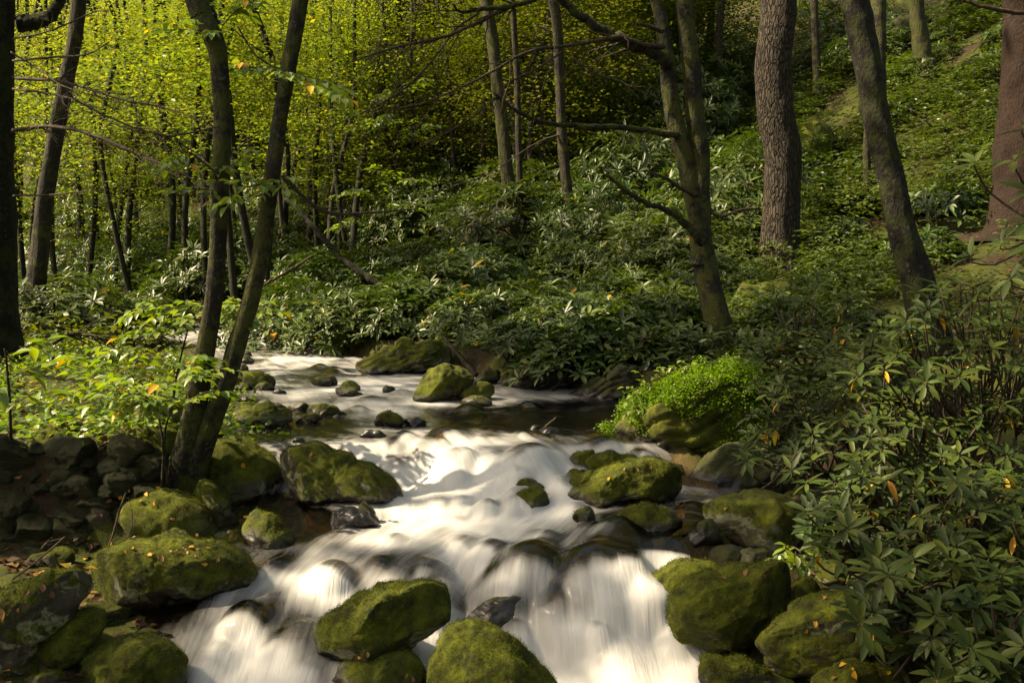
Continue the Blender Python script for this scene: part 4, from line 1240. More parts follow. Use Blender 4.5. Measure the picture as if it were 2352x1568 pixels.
T['plate'] = tree("broadleaf_tree", "broad straight trunk with furrowed plated bark on the right slope", 'bark_plate',
                  [[(1786, -20, 80), (1786, 150, 80), (1784, 300, 82), (1784, 420, 83), (1786, 520, 86), (1788, 570, 92), (1792, 618, 104)]], top=13, crown=(4, 2.6, 210), seed=9, sides=48, rough=.03, flare_amt=.35)
T['behind'] = tree("slender_tree", "thin brown trunk just right of the furrowed trunk", 'bark_brown',
                   [[(1868, -20, 17), (1870, 80, 17), (1873, 150, 18), (1876, 200, 22), (1880, 232, 30)]], top=14, crown=(2.5, 2, 90), seed=10, sides=16)
T['dark'] = tree("broadleaf_tree", "dark mossy trunk leaning left over the near right bushes", 'bark_dark',
                 [[(1950, -20, 62), (1968, 60, 62), (1985, 140, 61), (2000, 230, 60), (2015, 300, 60), (2045, 405, 60), (2064, 510, 63), (2084, 590, 70), (2112, 680, 76), (2138, 770, 82), (2158, 850, 96)]],
                 d=9.2, top=8.5, crown=(3.2, 2.0, 150), seed=11, sides=36)
T['grey'] = tree("broadleaf_tree", "pale grey trunk half hidden behind the dark leaning trunk", 'bark_grey',
                 [[(2016, -20, 33), (2018, 80, 32), (2020, 180, 31), (2018, 260, 33), (2012, 330, 36)]], top=14, crown=(2.5, 2, 90), seed=12, sides=18)
T['upper'] = tree("broadleaf_tree", "brown trunk with moss-lit foot high on the right slope", 'bark_moss',
                  [[(2098, -20, 32), (2104, 40, 33), (2112, 100, 38), (2124, 150, 44), (2132, 185, 58)]], top=16, crown=(3, 2, 110), seed=13, sides=20)
T['stump'] = tree("slender_tree", "short brown stem showing left of the dark leaning trunk", 'bark_brown',
                  [[(1990, 300, 12), (1991, 350, 16), (1993, 400, 19), (1995, 425, 24)]], top=5.2, seed=14, sides=12)
T['red'] = tree("broadleaf_tree", "massive reddish scaly trunk at the right edge of the picture", 'bark_red',
                [[(2356, -20, 120), (2352, 150, 124), (2346, 300, 128), (2342, 420, 134), (2340, 520, 150)]], top=12, crown=(3.6, 2.4, 190), seed=15, sides=40, rough=.05, flare_amt=.4,
                branches=[([(2400, 28, 10), (2340, 30, 10), (2290, 22, 10), (2230, 8, 8), (2200, -12, 6)], 8, 0, 2, .2)])
for i, (lab, nodes, bk) in enumerate([
        ("crooked dark stem slanting down from upper left among sunny leaves", [(196, -10, 15), (212, 45, 16), (236, 108, 18), (270, 185, 19), (304, 263, 19), (351, 364, 19), (385, 440, 21), (402, 480, 24)], 'bark_dark'),
        ("thin wavy stem left of the forked tree in bright foliage", [(320, -20, 9), (330, 80, 9), (326, 160, 9), (338, 280, 10), (345, 320, 10), (362, 360, 12)], 'bark_dark'),
        ("straight thin stem between the wavy stem and the forked tree", [(352, -20, 9), (362, 60, 9), (380, 180, 10), (390, 320, 11), (400, 400, 13)], 'bark_far'),
        ("pale straight trunk seen just left of the forked tree", [(428, -20, 15), (436, 80, 16), (446, 180, 17), (452, 290, 19), (460, 420, 22)], 'bark_far'),
        ("slanting thin trunk crossing behind the second thick trunk, left one", [(90, 60, 11), (66, 200, 12), (52, 320, 13), (42, 460, 14)], 'bark_far'),
        ("slanting thin trunk crossing behind the second thick trunk, right one", [(136, -10, 11), (120, 160, 12), (100, 290, 13), (78, 400, 14), (66, 470, 15)], 'bark_far'),
        ("grey trunk tucked against the right side of the forked tree's left stem", [(536, 40, 20), (540, 200, 21), (544, 330, 22), (548, 420, 26)], 'bark_far'),
        ("V-shaped stem between the two stems of the forked tree", [(604, 60, 10), (605, 150, 11), (604, 210, 12), (612, 300, 14), (620, 400, 16)], 'bark_dark'),
        ("slim olive trunk standing alone left of the bare limbs", [(826, -20, 14), (830, 80, 14), (832, 180, 14), (836, 240, 17)], 'bark_moss'),
        ("left one of the two close slim trunks behind the bare limbs", [(980, -20, 10), (986, 100, 11), (994, 200, 11), (998, 300, 14)], 'bark_far'),
        ("right one of the two close slim trunks behind the bare limbs", [(1002, -20, 13), (1006, 120, 13), (1012, 240, 14), (1016, 300, 17)], 'bark_far'),
        ("hazy thin trunk between the olive trunk and the close pair", [(885, -20, 11), (890, 120, 11), (900, 250, 12), (902, 340, 14)], 'bark_far'),
        ("hazy trunk just left of the grey-brown flared trunk", [(1252, -20, 20), (1262, 60, 20), (1270, 140, 19), (1276, 200, 20)], 'bark_far'),
        ("far thin trunk left of the leaning two-stemmed tree", [(1404, -20, 13), (1408, 30, 12), (1412, 60, 13)], 'bark_far'),
        ("dark thin stem by the left side of the furrowed trunk", [(1600, -20, 20), (1606, 40, 20), (1610, 85, 22)], 'bark_far')]):
    tree("slender_tree", lab, bk, [nodes], top=13, crown=(2.2, 2.0, 40), seed=20 + i, sides=12, flare_amt=.3)

# unseen trees added left of the view so their crowns shade the stream
for i, (x, y, hgt) in enumerate([(-7.5, 4.0, 9), (-6.8, 8.2, 8.5), (-10.5, 6.5, 12), (-12, 10.5, 13), (-9.5, 1.0, 11), (-14, 3.5, 14), (-6.5, 11.8, 10), (-13, 16, 14), (-17, 8, 16)]):
    z = float(ground_h(np.array([x]), np.array([y]))[0])
    root = thing("broadleaf_tree", "leafy tree on the left bank shading the rapids from outside the view", "tree", (x, y, z), "added shade trees left of the stream")
    mb = MB()
    tube(mb, catmull([(x, y, z - .2), (x + .1, y, z + hgt * .4), (x, y + .2, z + hgt * .8), (x, y, z + hgt)], 30), np.linspace(.2, .06, 30), 14, .08, i, flare(.05, .6))
    new_obj("trunk", mb.mesh("trunk", (x, y, z)), M['bark_brown'], root)
    mb = overhead_crown((x, y, z + hgt), 3.6, 2.4, 210, 700 + i)
    new_obj("crown", mb.mesh("crown", (x, y, z)), M['bright'], root)

for i, (x, y, hgt) in enumerate([(-4.5, -3.5, 7), (1.5, -5, 8), (5.5, -3, 8), (7.5, 2.5, 9), (9.5, 7, 11), (3.5, -9, 11), (-9, -7, 12), (-1.5, -10, 10), (11, -4, 11), (13, 12, 14), (8, 12.5, 12)]):  # unseen trees added to cut frontal fill light
    z = float(ground_h(np.array([x]), np.array([y]))[0])
    root = thing("broadleaf_tree", "forest tree standing around the viewpoint, outside the view", "tree", (x, y, z), "added trees around the viewpoint")
    mb = MB()
    tube(mb, catmull([(x, y, z - .2), (x + .1, y, z + hgt * .4), (x, y + .2, z + hgt * .8), (x, y, z + hgt)], 30), np.linspace(.2, .06, 30), 14, .08, i, flare(.05, .6))
    new_obj("trunk", mb.mesh("trunk", (x, y, z)), M['bark_brown'], root)
    for q, (dz, rr_, hh_) in enumerate(((0, 3.6, 2.6), (-3.4, 2.6, 1.8))):
        if q and (y > 6): continue
        mb = overhead_crown((x, y, z + hgt + dz), rr_, hh_, 200, 760 + i + 40 * q)
        new_obj("crown", mb.mesh("crown", (x, y, z)), M['mid'], root)

# fallen and leaning limbs
def log(name, label, nodes, d, dd, mat, cat="branch", twigs=3, tl_=.3, seed=0):
    b = P(nodes[0][0], nodes[0][1], d)
    me = branch_mesh(nodes, d, dd, np.array(b), 4000 + seed, twigs, tl_, sides=10)
    return tag(new_obj(name, me, M[mat], None, b), label, cat)

log("leaning_limb", "dark dead limb leaning into the bushes right of the forked tree", [(655, 455, 8), (700, 500, 11), (740, 545, 13), (790, 598, 14), (850, 640, 16), (880, 660, 14)], 16.5, -.6, 'bark_dark', seed=1)
log("fallen_branch", "grey fallen branch slanting behind the right stem of the forked tree", [(605, 655, 6), (640, 635, 7), (680, 612, 7), (720, 585, 5)], 15.5, .5, 'twig', seed=2)
log("fallen_branch", "dead limb sliding down the bank to the pool behind the bright-moss boulder", [(1015, 770, 10), (1040, 800, 11), (1070, 835, 11), (1095, 862, 10)], 12.6, -.7, 'bark_brown', seed=3)
log("driftwood_twig", "short twig standing on the lip rock of the pool", [(1246, 985, 5), (1262, 972, 5), (1277, 959, 4)], 8.6, 0, 'twig', twigs=0, seed=4)
log("bare_twig", "thin bare twig hanging from the near bushes above the right inlet", [(1830, 1040, 4), (1800, 1080, 4.5), (1765, 1112, 5), (1720, 1140, 4)], 6.2, .1, 'twig', twigs=2, seed=5)
log("fallen_branch", "curved brown root-like branch lying left of the furrowed trunk", [(1625, 485, 7), (1660, 496, 7), (1700, 482, 7), (1745, 478, 6)], 14.5, 0, 'twig', seed=6)
log("fallen_branch", "pale forked dead wood at the foot of the near rhododendron", [(1965, 1440, 10), (2000, 1475, 12), (2050, 1510, 13), (2080, 1550, 14), (2100, 1600, 16)], 4.6, -.2, 'bark_grey', seed=7)
log("fallen_branch", "short mossy branch with peeling bark on the left terrace", [(222, 1020, 9), (245, 1035, 11), (270, 1046, 11), (282, 1052, 12)], 7.9, -.2, 'bark_brown', twigs=1, tl_=.1, seed=8)
log("fallen_branch", "tangle of grey dead branches lying before the left bushes", [(120, 790, 9), (160, 768, 10), (200, 768, 9), (260, 780, 7), (330, 775, 4)], 12.3, 0, 'bark_grey', twigs=24, tl_=.7, seed=9)
for k, (lab, nd) in enumerate((("grey fallen limb lying across the right slope below the upper mossy-footed trunk", [(2160, 330, 7), (2220, 318, 8), (2270, 300, 6)]),
                               ("thin fallen branch behind the dark leaning trunk on the right slope", [(2090, 250, 4), (2150, 300, 5), (2175, 345, 5)]),
                               ("mossy fallen limb right of the furrowed trunk's foot", [(1850, 540, 8), (1910, 560, 9), (1975, 575, 7)]),
                               ("dead branch slanting in front of the shaded ledge behind the pool", [(1330, 640, 5), (1390, 610, 6), (1450, 570, 5)]),
                               ("broken limb on the slope left of the furrowed trunk", [(1640, 390, 5), (1690, 345, 6), (1735, 300, 5)]),
                               ("fallen branch in the bushes above the layered ledges", [(890, 660, 5), (960, 640, 6), (1030, 650, 5)]))):
    log("fallen_branch", lab, nd, march(*nd[1][:2]) - .5, 0, 'twig', twigs=6, tl_=.4, seed=60 + k)
for k, (nodes, dist) in enumerate([([(248, 1258, 4), (262, 1218, 5), (275, 1170, 5), (290, 1130, 4)], 6.2), ([(275, 1250, 3), (300, 1220, 3), (303, 1170, 3)], 6.25), ([(95, 1260, 4), (110, 1245, 4), (152, 1235, 3)], 5.9),
                                   ([(28, 1330, 4), (70, 1300, 5), (100, 1275, 5), (150, 1232, 4)], 5.6), ([(335, 1254, 4), (355, 1246, 5), (380, 1245, 5)], 6.2), ([(540, 1270, 3), (555, 1240, 3), (575, 1220, 2)], 6.3)]):
    log("dead_twig", ["upright bent twig in the litter left of the forked tree's roots", "thin grey twig right beside the bent twig in the litter", "short twig at the foot of the stone wall", "long twig lying above the left slab",
                      "pale stick on top of the leafy long boulder", "thin arching twig on the low mossy rock at the rapids"][k], nodes, dist, .1, 'twig', cat="twig", twigs=2, tl_=.12, seed=20 + k)

# ------------------------------------------------------------------ background wood
def crown_variant(seed, n_cl, R_, H, L, per=22, spread=.55):
    rng = np.random.default_rng(seed)
    u = unit(rng.normal(size=(n_cl, 3))) * (rng.random((n_cl, 1)) ** 0.4)
    # irregular, layered outline
    c = u * np.array([R_, R_, H])
    c *= (1 + .35 * fbm(u * 1.7 + seed, seed, 2))[:, None]
    c[:, 2] = np.round(c[:, 2] / .55) * .55 + rng.normal(size=n_cl) * .09
    mb = MB()
    leaf_cloud(mb, c, per, spread, L, rng, flat=.11, tilt=.32)
    return mb.mesh("crown")


CROWNS = [crown_variant(40 + k, 170, 2.7, 3.6, .115, 56, .46) for k in range(5)]
SHRUBS = [crown_variant(60 + k, 120, 1.2, .9, .11, 20, .3) for k in range(4)]
TRUNKS = []
for k in range(5):
    mb = MB()
    rr = np.random.default_rng(80 + k)
    q = np.array([[0, 0, -.5]] + [[rr.normal() * .42, rr.normal() * .42, z] for z in (2.5, 5, 7.5, 10, 13)] + [[rr.normal() * .5, 0, 16]])
    p = catmull(q, 26)
    tube(mb, p, np.linspace(.17, .05, 26) * rr.uniform(.7, 1.2), 9, .08, k, flare(.04, .5))
    for m in range(7):
        i = rr.integers(5, 22)
        az = rr.random() * 6.28
        ln = rr.uniform(.8, 2.2)
        tube(mb, catmull([p[i], p[i] + np.array([math.cos(az), math.sin(az), .3]) * ln * .5, p[i] + np.array([math.cos(az), math.sin(az), .35]) * ln], 6), np.linspace(.035, .008, 6), 5, 0)
    TRUNKS.append(mb.mesh("trunk"))


def wood_tree(px, d, mat, label, group, zc=None, sc=1.0, bark='bark_far', name="forest_tree", crowns=2):
    x = (px - W_PX / 2) / FPX * d
    z = float(ground_h(np.array([x]), np.array([d]))[0])
    root = thing(name, label, "tree", (x, d, z), group)
    root.rotation_euler = (rnd.uniform(-.1, .1), rnd.uniform(-.16, .16), rnd.uniform(0, 6.28))
    k = rnd.randrange(5)
    o = new_obj("trunk", TRUNKS[k], M[bark], root)
    o.scale = (sc, sc, rnd.uniform(.9, 1.25))
    zs = np.linspace(zc[0], zc[1], crowns) if zc else ((4, 8) if crowns >= 0 else ())
    for q in zs:
        c = new_obj("crown", CROWNS[rnd.randrange(5)], M[mat], root)
        c.location = (rnd.uniform(-.6, .6), rnd.uniform(-.6, .6), q + rnd.uniform(-.7, .7))
        c.rotation_euler = (0, 0, rnd.uniform(0, 6.28))
        s_ = rnd.uniform(.75, 1.1)
        c.scale = (s_, s_, s_ * rnd.uniform(.7, 1.0))
    return root


for k in range(46):        # bright, sunlit wood upper left
    d = 33 + 34 * ((k * .618) % 1) ** 1.2
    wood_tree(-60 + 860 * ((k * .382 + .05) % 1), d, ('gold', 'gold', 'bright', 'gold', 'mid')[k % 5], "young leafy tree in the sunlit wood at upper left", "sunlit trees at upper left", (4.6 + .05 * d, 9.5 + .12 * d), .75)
for k in range(24):        # brownish evergreen wood in the middle
    d = 27 + 36 * ((k * .618 + .3) % 1)
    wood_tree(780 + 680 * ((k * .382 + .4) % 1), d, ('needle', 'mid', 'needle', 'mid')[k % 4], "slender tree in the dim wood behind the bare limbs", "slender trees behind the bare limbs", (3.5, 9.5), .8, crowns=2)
SPARSE = [crown_variant(90 + k, 80, 2.3, 1.5, .11, 20, .4) for k in range(3)]
for m_ in SPARSE: m_.materials.append(M['bright'])
for k in range(16):        # leafy understory in the middle distance
    d = 26 + 9 * ((k * .618 + .35) % 1)
    root = wood_tree(700 + 880 * ((k * .382 + .25) % 1), d, 'mid', "leafy understory tree behind the bare limbs of the pool tree", "leafy understory behind the bare limbs", None, .45, 'bark_far', crowns=0)
    for c in [c for c in root.children if c.name.startswith("crown")]:
        c.data = SPARSE[rnd.randrange(3)]
        c.material_slots[0].link = 'OBJECT'
        c.material_slots[0].material = M['mid']
        c.location.z = rnd.uniform(1.5, 6.0)
for k in range(18):        # airy understory trees with layered sprays nearer the stream
    d = 19 + 12 * ((k * .618 + .15) % 1)
    px = 40 + 780 * ((k * .382 + .6) % 1)
    root = wood_tree(px, d, 'bright', "airy understory tree with layered sprays behind the forked tree", "airy understory trees at left", None, .5, 'bark_dark', crowns=0)
    for c in [c for c in root.children if c.name.startswith("crown")]:
        c.data = SPARSE[rnd.randrange(3)]
        c.location.z = rnd.uniform(3.0, 7.5)
for k in range(22):        # bare dark stems in front of the sunlit wood
    d = 27 + 18 * ((k * .618 + .4) % 1)
    root = wood_tree(-20 + 1500 * ((k * .382 + .17) % 1), d, 'bright', "bare slim stem among the trees of the wood", "bare slim stems of the wood", None, rnd.uniform(.45, .8), 'bark_dark' if k % 2 else 'bark_far', crowns=-1)
for k in range(16):        # above the right slope
    d = 30 + 26 * ((k * .618 + .1) % 1)
    wood_tree(1420 + 900 * ((k * .382 + .2) % 1), d, 'bright' if k % 2 else 'mid', "leafy tree on the crest above the right slope", "trees on the crest above the right slope", (4, 9), .9)
for k in range(40):        # backdrop trees on the far flank
    d = 64 + 40 * ((k * .618 + .2) % 1)
    wood_tree(-150 + 2600 * ((k * .382 + .3) % 1), d, ('gold', 'bright', 'mid')[k % 3] if (k * .382 + .3) % 1 < .4 else ('mid', 'needle', 'bright')[k % 3], "distant tree on the far flank of the valley", "distant trees on the valley flank", (4, 11), 1.2, crowns=3)


def shrub(px, py, mat, label, group, sc=1.0, d=None, sink=0.3):
    d = d or march(px, py)
    b = P(px, py, d)
    o = new_obj("understory_shrub", SHRUBS[rnd.randrange(4)], M[mat], None, (b.x, b.y, b.z + .55 * sc))
    o.rotation_euler = (0, 0, rnd.uniform(0, 6.28))
    o.scale = (sc * rnd.uniform(.9, 1.3), sc * rnd.uniform(.9, 1.3), sc * rnd.uniform(.8, 1.2))
    return tag(o, label, "shrub", group)


for k in range(60):
    shrub(-40 + 720 * ((k * .618) % 1), 350 + 190 * ((k * .382 + .1) % 1), ('rhodo', 'mid', 'hobble')[k % 3], "small-leaved shrub on the floor of the wood at left", "shrubs under the left wood", rnd.uniform(.8, 1.4))
for k in range(46):
    shrub(700 + 800 * ((k * .618) % 1), 170 + 330 * ((k * .382 + .1) % 1), ('mid', 'mid', 'needle', 'bright')[k % 4], "thin brushy shrub on the slope behind the bare limbs", "brush on the middle slope", rnd.uniform(.6, 1.1))

# ------------------------------------------------------------------ rhododendrons
def whorl_leaves(c, axis, n, L, rng, lift=(.1, .55)):
    axis = axis / np.linalg.norm(axis)
    ref = np.array([1.0, 0, 0]) if abs(axis[0]) < .8 else np.array([0, 1.0, 0])
    a = np.cross(axis, ref); a /= np.linalg.norm(a)
    b = np.cross(axis, a)
    th = np.arange(n) * 2 * math.pi / n + rng.random() * 6.28 + rng.normal(size=n) * .15
    e = rng.uniform(lift[0], lift[1], n)
    d = np.cos(e)[:, None] * (a * np.cos(th)[:, None] + b * np.sin(th)[:, None]) + np.sin(e)[:, None] * axis
    d[:, 2] -= rng.uniform(.0, .28, n)
    base = c + d * .012
    up = np.tile(axis, (n, 1)) + np.array([0, 0, .25])
    ln = L * rng.uniform(.55, 1.2, n)
    return base, unit(d), up, ln


def rhodo_variant(seed, n_wh, R_, H, L, template, stems=9):
    rng = np.random.default_rng(seed)
    mb, sm = MB(), MB()
    tips = []
    lob = unit(rng.normal(size=(7, 3)))
    for i in range(n_wh):
        u = unit(rng.normal(size=3))
        u[2] = abs(u[2]) * .9 + .02
        rr = (.62 + .38 * rng.random() ** .5) * (1 + .3 * max(float((lob @ u).max()) - .75, 0) * 3)
        c = u * np.array([R_, R_, H]) * rr
        ax = unit(u * .55 + np.array([0, 0, .75]) + rng.normal(size=3) * .22)
        b, d, up, ln = whorl_leaves(c, ax, rng.integers(6, 10), L, rng)
        leaves(mb, b, d, up, ln, ln * .29, np.clip(rng.random(len(ln)) * .5 + rng.random() * .5, 0, 1), template)
        tips.append(c)
    for k in range(stems):
        tp = tips[rng.integers(len(tips))]
        q = [np.array([rng.normal() * .15, rng.normal() * .15, -.3]), tp * .35 + rng.normal(size=3) * .12, tp * .75 + rng.normal(size=3) * .08, tp]
        tube(sm, catmull(q, 10), np.linspace(.018, .005, 10), 5, .1, k)
        for m in range(4):
            t2 = tips[rng.integers(len(tips))]
            if np.linalg.norm(t2 - tp) < R_ * .9:
                tube(sm, catmull([np.array(q[2]), (q[2] + t2) / 2 + rng.normal(size=3) * .05, t2], 6), np.linspace(.009, .003, 6), 4, 0)
    return mb.mesh("foliage"), sm.mesh("stem")


RH = [rhodo_variant(100 + k, 170, .85, .7, .15, LEAF_LONG) for k in range(5)]
RH_SMALL = [rhodo_variant(140 + k, 62, .52, .42, .165, LEAF_LONG, 7) for k in range(5)]
RH_FAR = [rhodo_variant(120 + k, 260, 1.15, .9, .155, LEAF_CHEAP, 6) for k in range(4)]


def rhododendron(px, py, label, group, sc=1.0, d=None, far=False, mat='rhodo', up=0.0):
    d = d or march(px, py)
    b = P(px, py, d)
    root = thing("rhododendron", label, "shrub", (b.x, b.y, b.z + up), group)
    root.rotation_euler = (rnd.uniform(-.15, .15), rnd.uniform(-.15, .15), rnd.uniform(0, 6.28))
    small = not far and sc < .8
    if small: sc /= .62
    root.scale = (sc * rnd.uniform(.9, 1.15), sc * rnd.uniform(.9, 1.15), sc * (rnd.uniform(.9, 1.7) if far else rnd.uniform(.85, 1.3)))
    fm, sm = (RH_FAR if far else RH_SMALL if small else RH)[rnd.randrange(4 if far else 5)]
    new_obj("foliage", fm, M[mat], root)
    new_obj("stem", sm, M['twig'], root)
    return root


def patch(n, x0, x1, y0, y1, label, group, sc, far=False, seed=0, mat='rhodo', dfix=None):
    for k in range(n):
        u, v = (k * .6180339 + seed * .37) % 1, (k * .7548777 + seed * .61) % 1
        px, py = x0 + (x1 - x0) * u, y0 + (y1 - y0) * v
        rhododendron(px, py, label, group, rnd.uniform(*sc), dfix, far, mat)


patch(9, 60, 380, 700, 790, "rhododendron clump with grey-green whorls right of the left edge trunk", "rhododendrons at the left edge trunk", (1.0, 1.5), seed=1)
patch(6, 90, 400, 620, 700, "tall rhododendron rising behind the left clump", "tall rhododendrons at left", (1.3, 1.8), seed=2, far=True)
patch(22, 330, 760, 520, 700, "dim rhododendron thicket seen between and behind the forked tree's stems", "dim thicket behind the forked tree", (1.1, 1.7), True, 3)
patch(16, 600, 880, 660, 800, "rhododendron leaning over the far rapids, right of the forked tree", "rhododendrons over the far rapids", (.9, 1.3), False, 4)
patch(18, 850, 1160, 620, 800, "rhododendron on the bank above the layered ledges", "rhododendrons above the layered ledges", (.8, 1.2), False, 5)
patch(14, 900, 1160, 420, 560, "sun-caught rhododendron left of the moss-grown trunk", "sun-caught rhododendrons by the moss-grown trunk", (.9, 1.3), True, 6)
patch(14, 700, 1000, 430, 600, "dark rhododendron in the shade above the far rapids", "shaded rhododendrons above the far rapids", (1.0, 1.5), True, 7)
patch(18, 1190, 1500, 690, 800, "rhododendron hanging over the dark ledges of the pool", "rhododendrons hanging over the pool", (.6, .95), False, 8, dfix=None)
for k in range(16):
    u, v = (k * .618) % 1, (k * .755 + .3) % 1
    rhododendron(1190 + 420 * u, 770 + 95 * v + 20 * u, "rhododendron spray drooping over the dark ledge at the pool", "drooping sprays at the pool", rnd.uniform(.48, .68), 11.9 - 1.0 * v)
patch(10, 1380, 1620, 640, 780, "rhododendron left of the leaning two-stemmed tree's foot", "rhododendrons at the leaning tree's foot", (.7, 1.0), False, 9)
patch(12, 1200, 1600, 560, 660, "rhododendron on the slope behind the pool bushes", "rhododendrons on the slope behind the pool", (.85, 1.2), False, 10)
patch(24, 1220, 1760, 150, 540, "rhododendron thicket on the slope left of the furrowed trunk", "slope thicket left of the furrowed trunk", (1.2, 1.8), True, 11)
patch(10, 1640, 1780, 350, 620, "rhododendron between the leaning tree and the furrowed trunk", "rhododendrons between leaning tree and furrowed trunk", (.8, 1.1), False, 12)
patch(9, 1820, 2060, 20, 160, "rhododendron on the crest behind the dark leaning trunk", "rhododendrons on the upper right crest", (.8, 1.2), True, 13)

patch(12, 20, 360, 430, 570, "rhododendron in the dim wood behind the second thick trunk", "rhododendrons behind the second thick trunk", (1.1, 1.7), True, 14)
patch(22, 1860, 2300, 180, 620, "rhododendron scattered on the mossy right slope", "rhododendrons scattered on the right slope", (.35, .7), False, 15)
patch(9, 2060, 2360, 10, 200, "rhododendron at the top right corner of the slope", "rhododendrons in the top right corner", (.5, .9), False, 18)
patch(12, 1640, 2000, 640, 800, "low rhododendron below the furrowed trunk", "low rhododendrons below the furrowed trunk", (.4, .6), False, 16)
patch(10, 1050, 1420, 480, 620, "rhododendron around the feet of the slope trees", "rhododendrons at the slope trees' feet", (.7, 1.0), False, 17)

patch(20, 620, 1160, 370, 560, "tall rhododendron banked up behind the far rapids", "tall rhododendrons behind the far rapids", (1.4, 2.0), True, 19)
patch(16, 1180, 1620, 330, 600, "tall rhododendron banked up behind the pool", "tall rhododendrons behind the pool", (1.2, 1.8), True, 20)
patch(12, 620, 1180, 640, 740, "mid-sized rhododendron above the far right shore", "rhododendrons above the far right shore", (1.1, 1.5), False, 21)

# ---- near rhododendrons, every leaf its own
def leaf_mesh(name, template_fn, bend, L=1.0):
    me = template_fn(bend)
    return me


def long_leaf(bend, width=.29, seed=0, tint=.5):
    n = 7
    s = np.linspace(0, 1, n)
    w = np.sin(np.clip(s * 1.02, 0, 1) ** .85 * math.pi) ** .75 * .5 * width
    w[0], w[-1] = .012, .004
    z = -bend * s ** 2
    v = []
    for i in range(n):
        v += [(s[i], w[i], z[i] + w[i] * .35), (s[i], 0, z[i]), (s[i], -w[i], z[i] + w[i] * .35)]
    q = []
    for i in range(n - 1):
        a = i * 3
        q += [(a, a + 1, a + 4, a + 3), (a + 1, a + 2, a + 5, a + 4)]
    v = np.array(v)
    return np_mesh("leaf", v, np.array(q), True, {"tint": np.full(len(v), tint)})


NEAR_LEAF = [long_leaf(b, w_, 0, tn) for b, w_, tn in ((.10, .28, .2), (.18, .30, .45), (.05, .27, .6), (.25, .29, .8), (.14, .32, .95))]
YEL_LEAF = [long_leaf(.25, .28, 0, .3), long_leaf(.12, .3, 0, .9)]
for m_ in NEAR_LEAF: m_.materials.append(M['rhodo_near'])
for m_ in YEL_LEAF: m_.materials.append(M['yellow_leaf'])


def place_leaf(me, parent, base, d, up, ln, origin, name="leaf", wide=1.0):
    d = d / (np.linalg.norm(d) + 1e-9)
    s = np.cross(up, d); s /= np.linalg.norm(s) + 1e-9
    n = np.cross(d, s)
    o = bpy.data.objects.new(name, me)
    COL.objects.link(o)
    o.parent = parent
    o.matrix_local = Matrix(((d[0] * ln, s[0] * ln * wide, n[0] * ln, base[0] - origin[0]), (d[1] * ln, s[1] * ln * wide, n[1] * ln, base[1] - origin[1]), (d[2] * ln, s[2] * ln * wide, n[2] * ln, base[2] - origin[2]), (0, 0, 0, 1)))
    return o


def near_rhododendron(label, root_px, root_d, whorls, seed, L=.112):
    """whorls: [(px,py,d)]; stems arch from the root to each whorl"""
    rng = np.random.default_rng(seed)
    rb = P(*root_px, root_d)
    g = float(ground_h(np.array([rb.x]), np.array([rb.y]))[0])
    org = np.array([rb.x, rb.y, min(g, rb.z) if root_px[0] < 2450 else rb.z])
    root = thing("rhododendron", label, "shrub", org)
    count, extra = 0, MB()
    pts = [np.array(P(*w)) for w in whorls]
    forks = [org + (c - org) * np.array([.45, .45, .5]) + rng.normal(size=3) * .06 for c in pts[::5]]
    for fk in forks:
        mb = MB()
        tube(mb, catmull([org, org * .55 + fk * .45 + rng.normal(size=3) * .05, fk], 10), np.linspace(.017, .009, 10), 6, .15, seed)
        mine = [c for c in pts if min(range(len(forks)), key=lambda j: np.linalg.norm(forks[j] - c)) == min(range(len(forks)), key=lambda j: np.linalg.norm(forks[j] - fk))]
        for c in mine:
            mdl = (fk + c) / 2 + rng.normal(size=3) * .05 + np.array([0, 0, -.05])
            tube(mb, catmull([fk, mdl, c - np.array([0, 0, .03]), c], 9), np.linspace(.008, .0035, 9), 5, .1, seed)
        new_obj("stem", mb.mesh("stem", org), M['twig'], root)
    for c in pts:
        ax = unit((c - org) * np.array([.5, .5, .3]) / (np.linalg.norm(c - org) + .01) + np.array([0, -.25, .8]) + rng.normal(size=3) * .25)
        b, d, up, ln = whorl_leaves(c, ax, rng.integers(6, 9), L, rng, (.0, .6))
        for i in range(len(ln)):
            if count < 290:
                y = rng.random() < .03
                dd_ = d[i] + (np.array([0, 0, -1.1]) if y else 0)
                place_leaf(YEL_LEAF[rng.integers(2)] if y else NEAR_LEAF[rng.integers(5)], root, b[i], dd_, up[i], ln[i], org)
                count += 1
            else:
                leaves(extra, b[i:i + 1], d[i:i + 1], up[i:i + 1], ln[i:i + 1], ln[i:i + 1] * .3, [rng.random()], LEAF_LONG)
    if extra.n:
        tag(new_obj("foliage", extra.mesh("foliage", org), M['rhodo_near'], root), kind="stuff")
    return root


def scatter(n, poly_x, poly_y, d0, d1, seed):
    """whorl spots: x range may narrow with y; nearer ones lower in the picture"""
    rng = np.random.default_rng(seed)
    out = []
    for k in range(n):
        py = poly_y[0] + (poly_y[1] - poly_y[0]) * ((k * .754877 + rng.random() * .1) % 1)
        f = (py - poly_y[0]) / (poly_y[1] - poly_y[0])
        a, b = poly_x[0][0] * (1 - f) + poly_x[1][0] * f, poly_x[0][1] * (1 - f) + poly_x[1][1] * f
        px = a + (b - a) * ((k * .618034 + rng.random() * .1) % 1)
        out.append((px, py, d0 + (d1 - d0) * f + rng.normal() * .15))
    return out


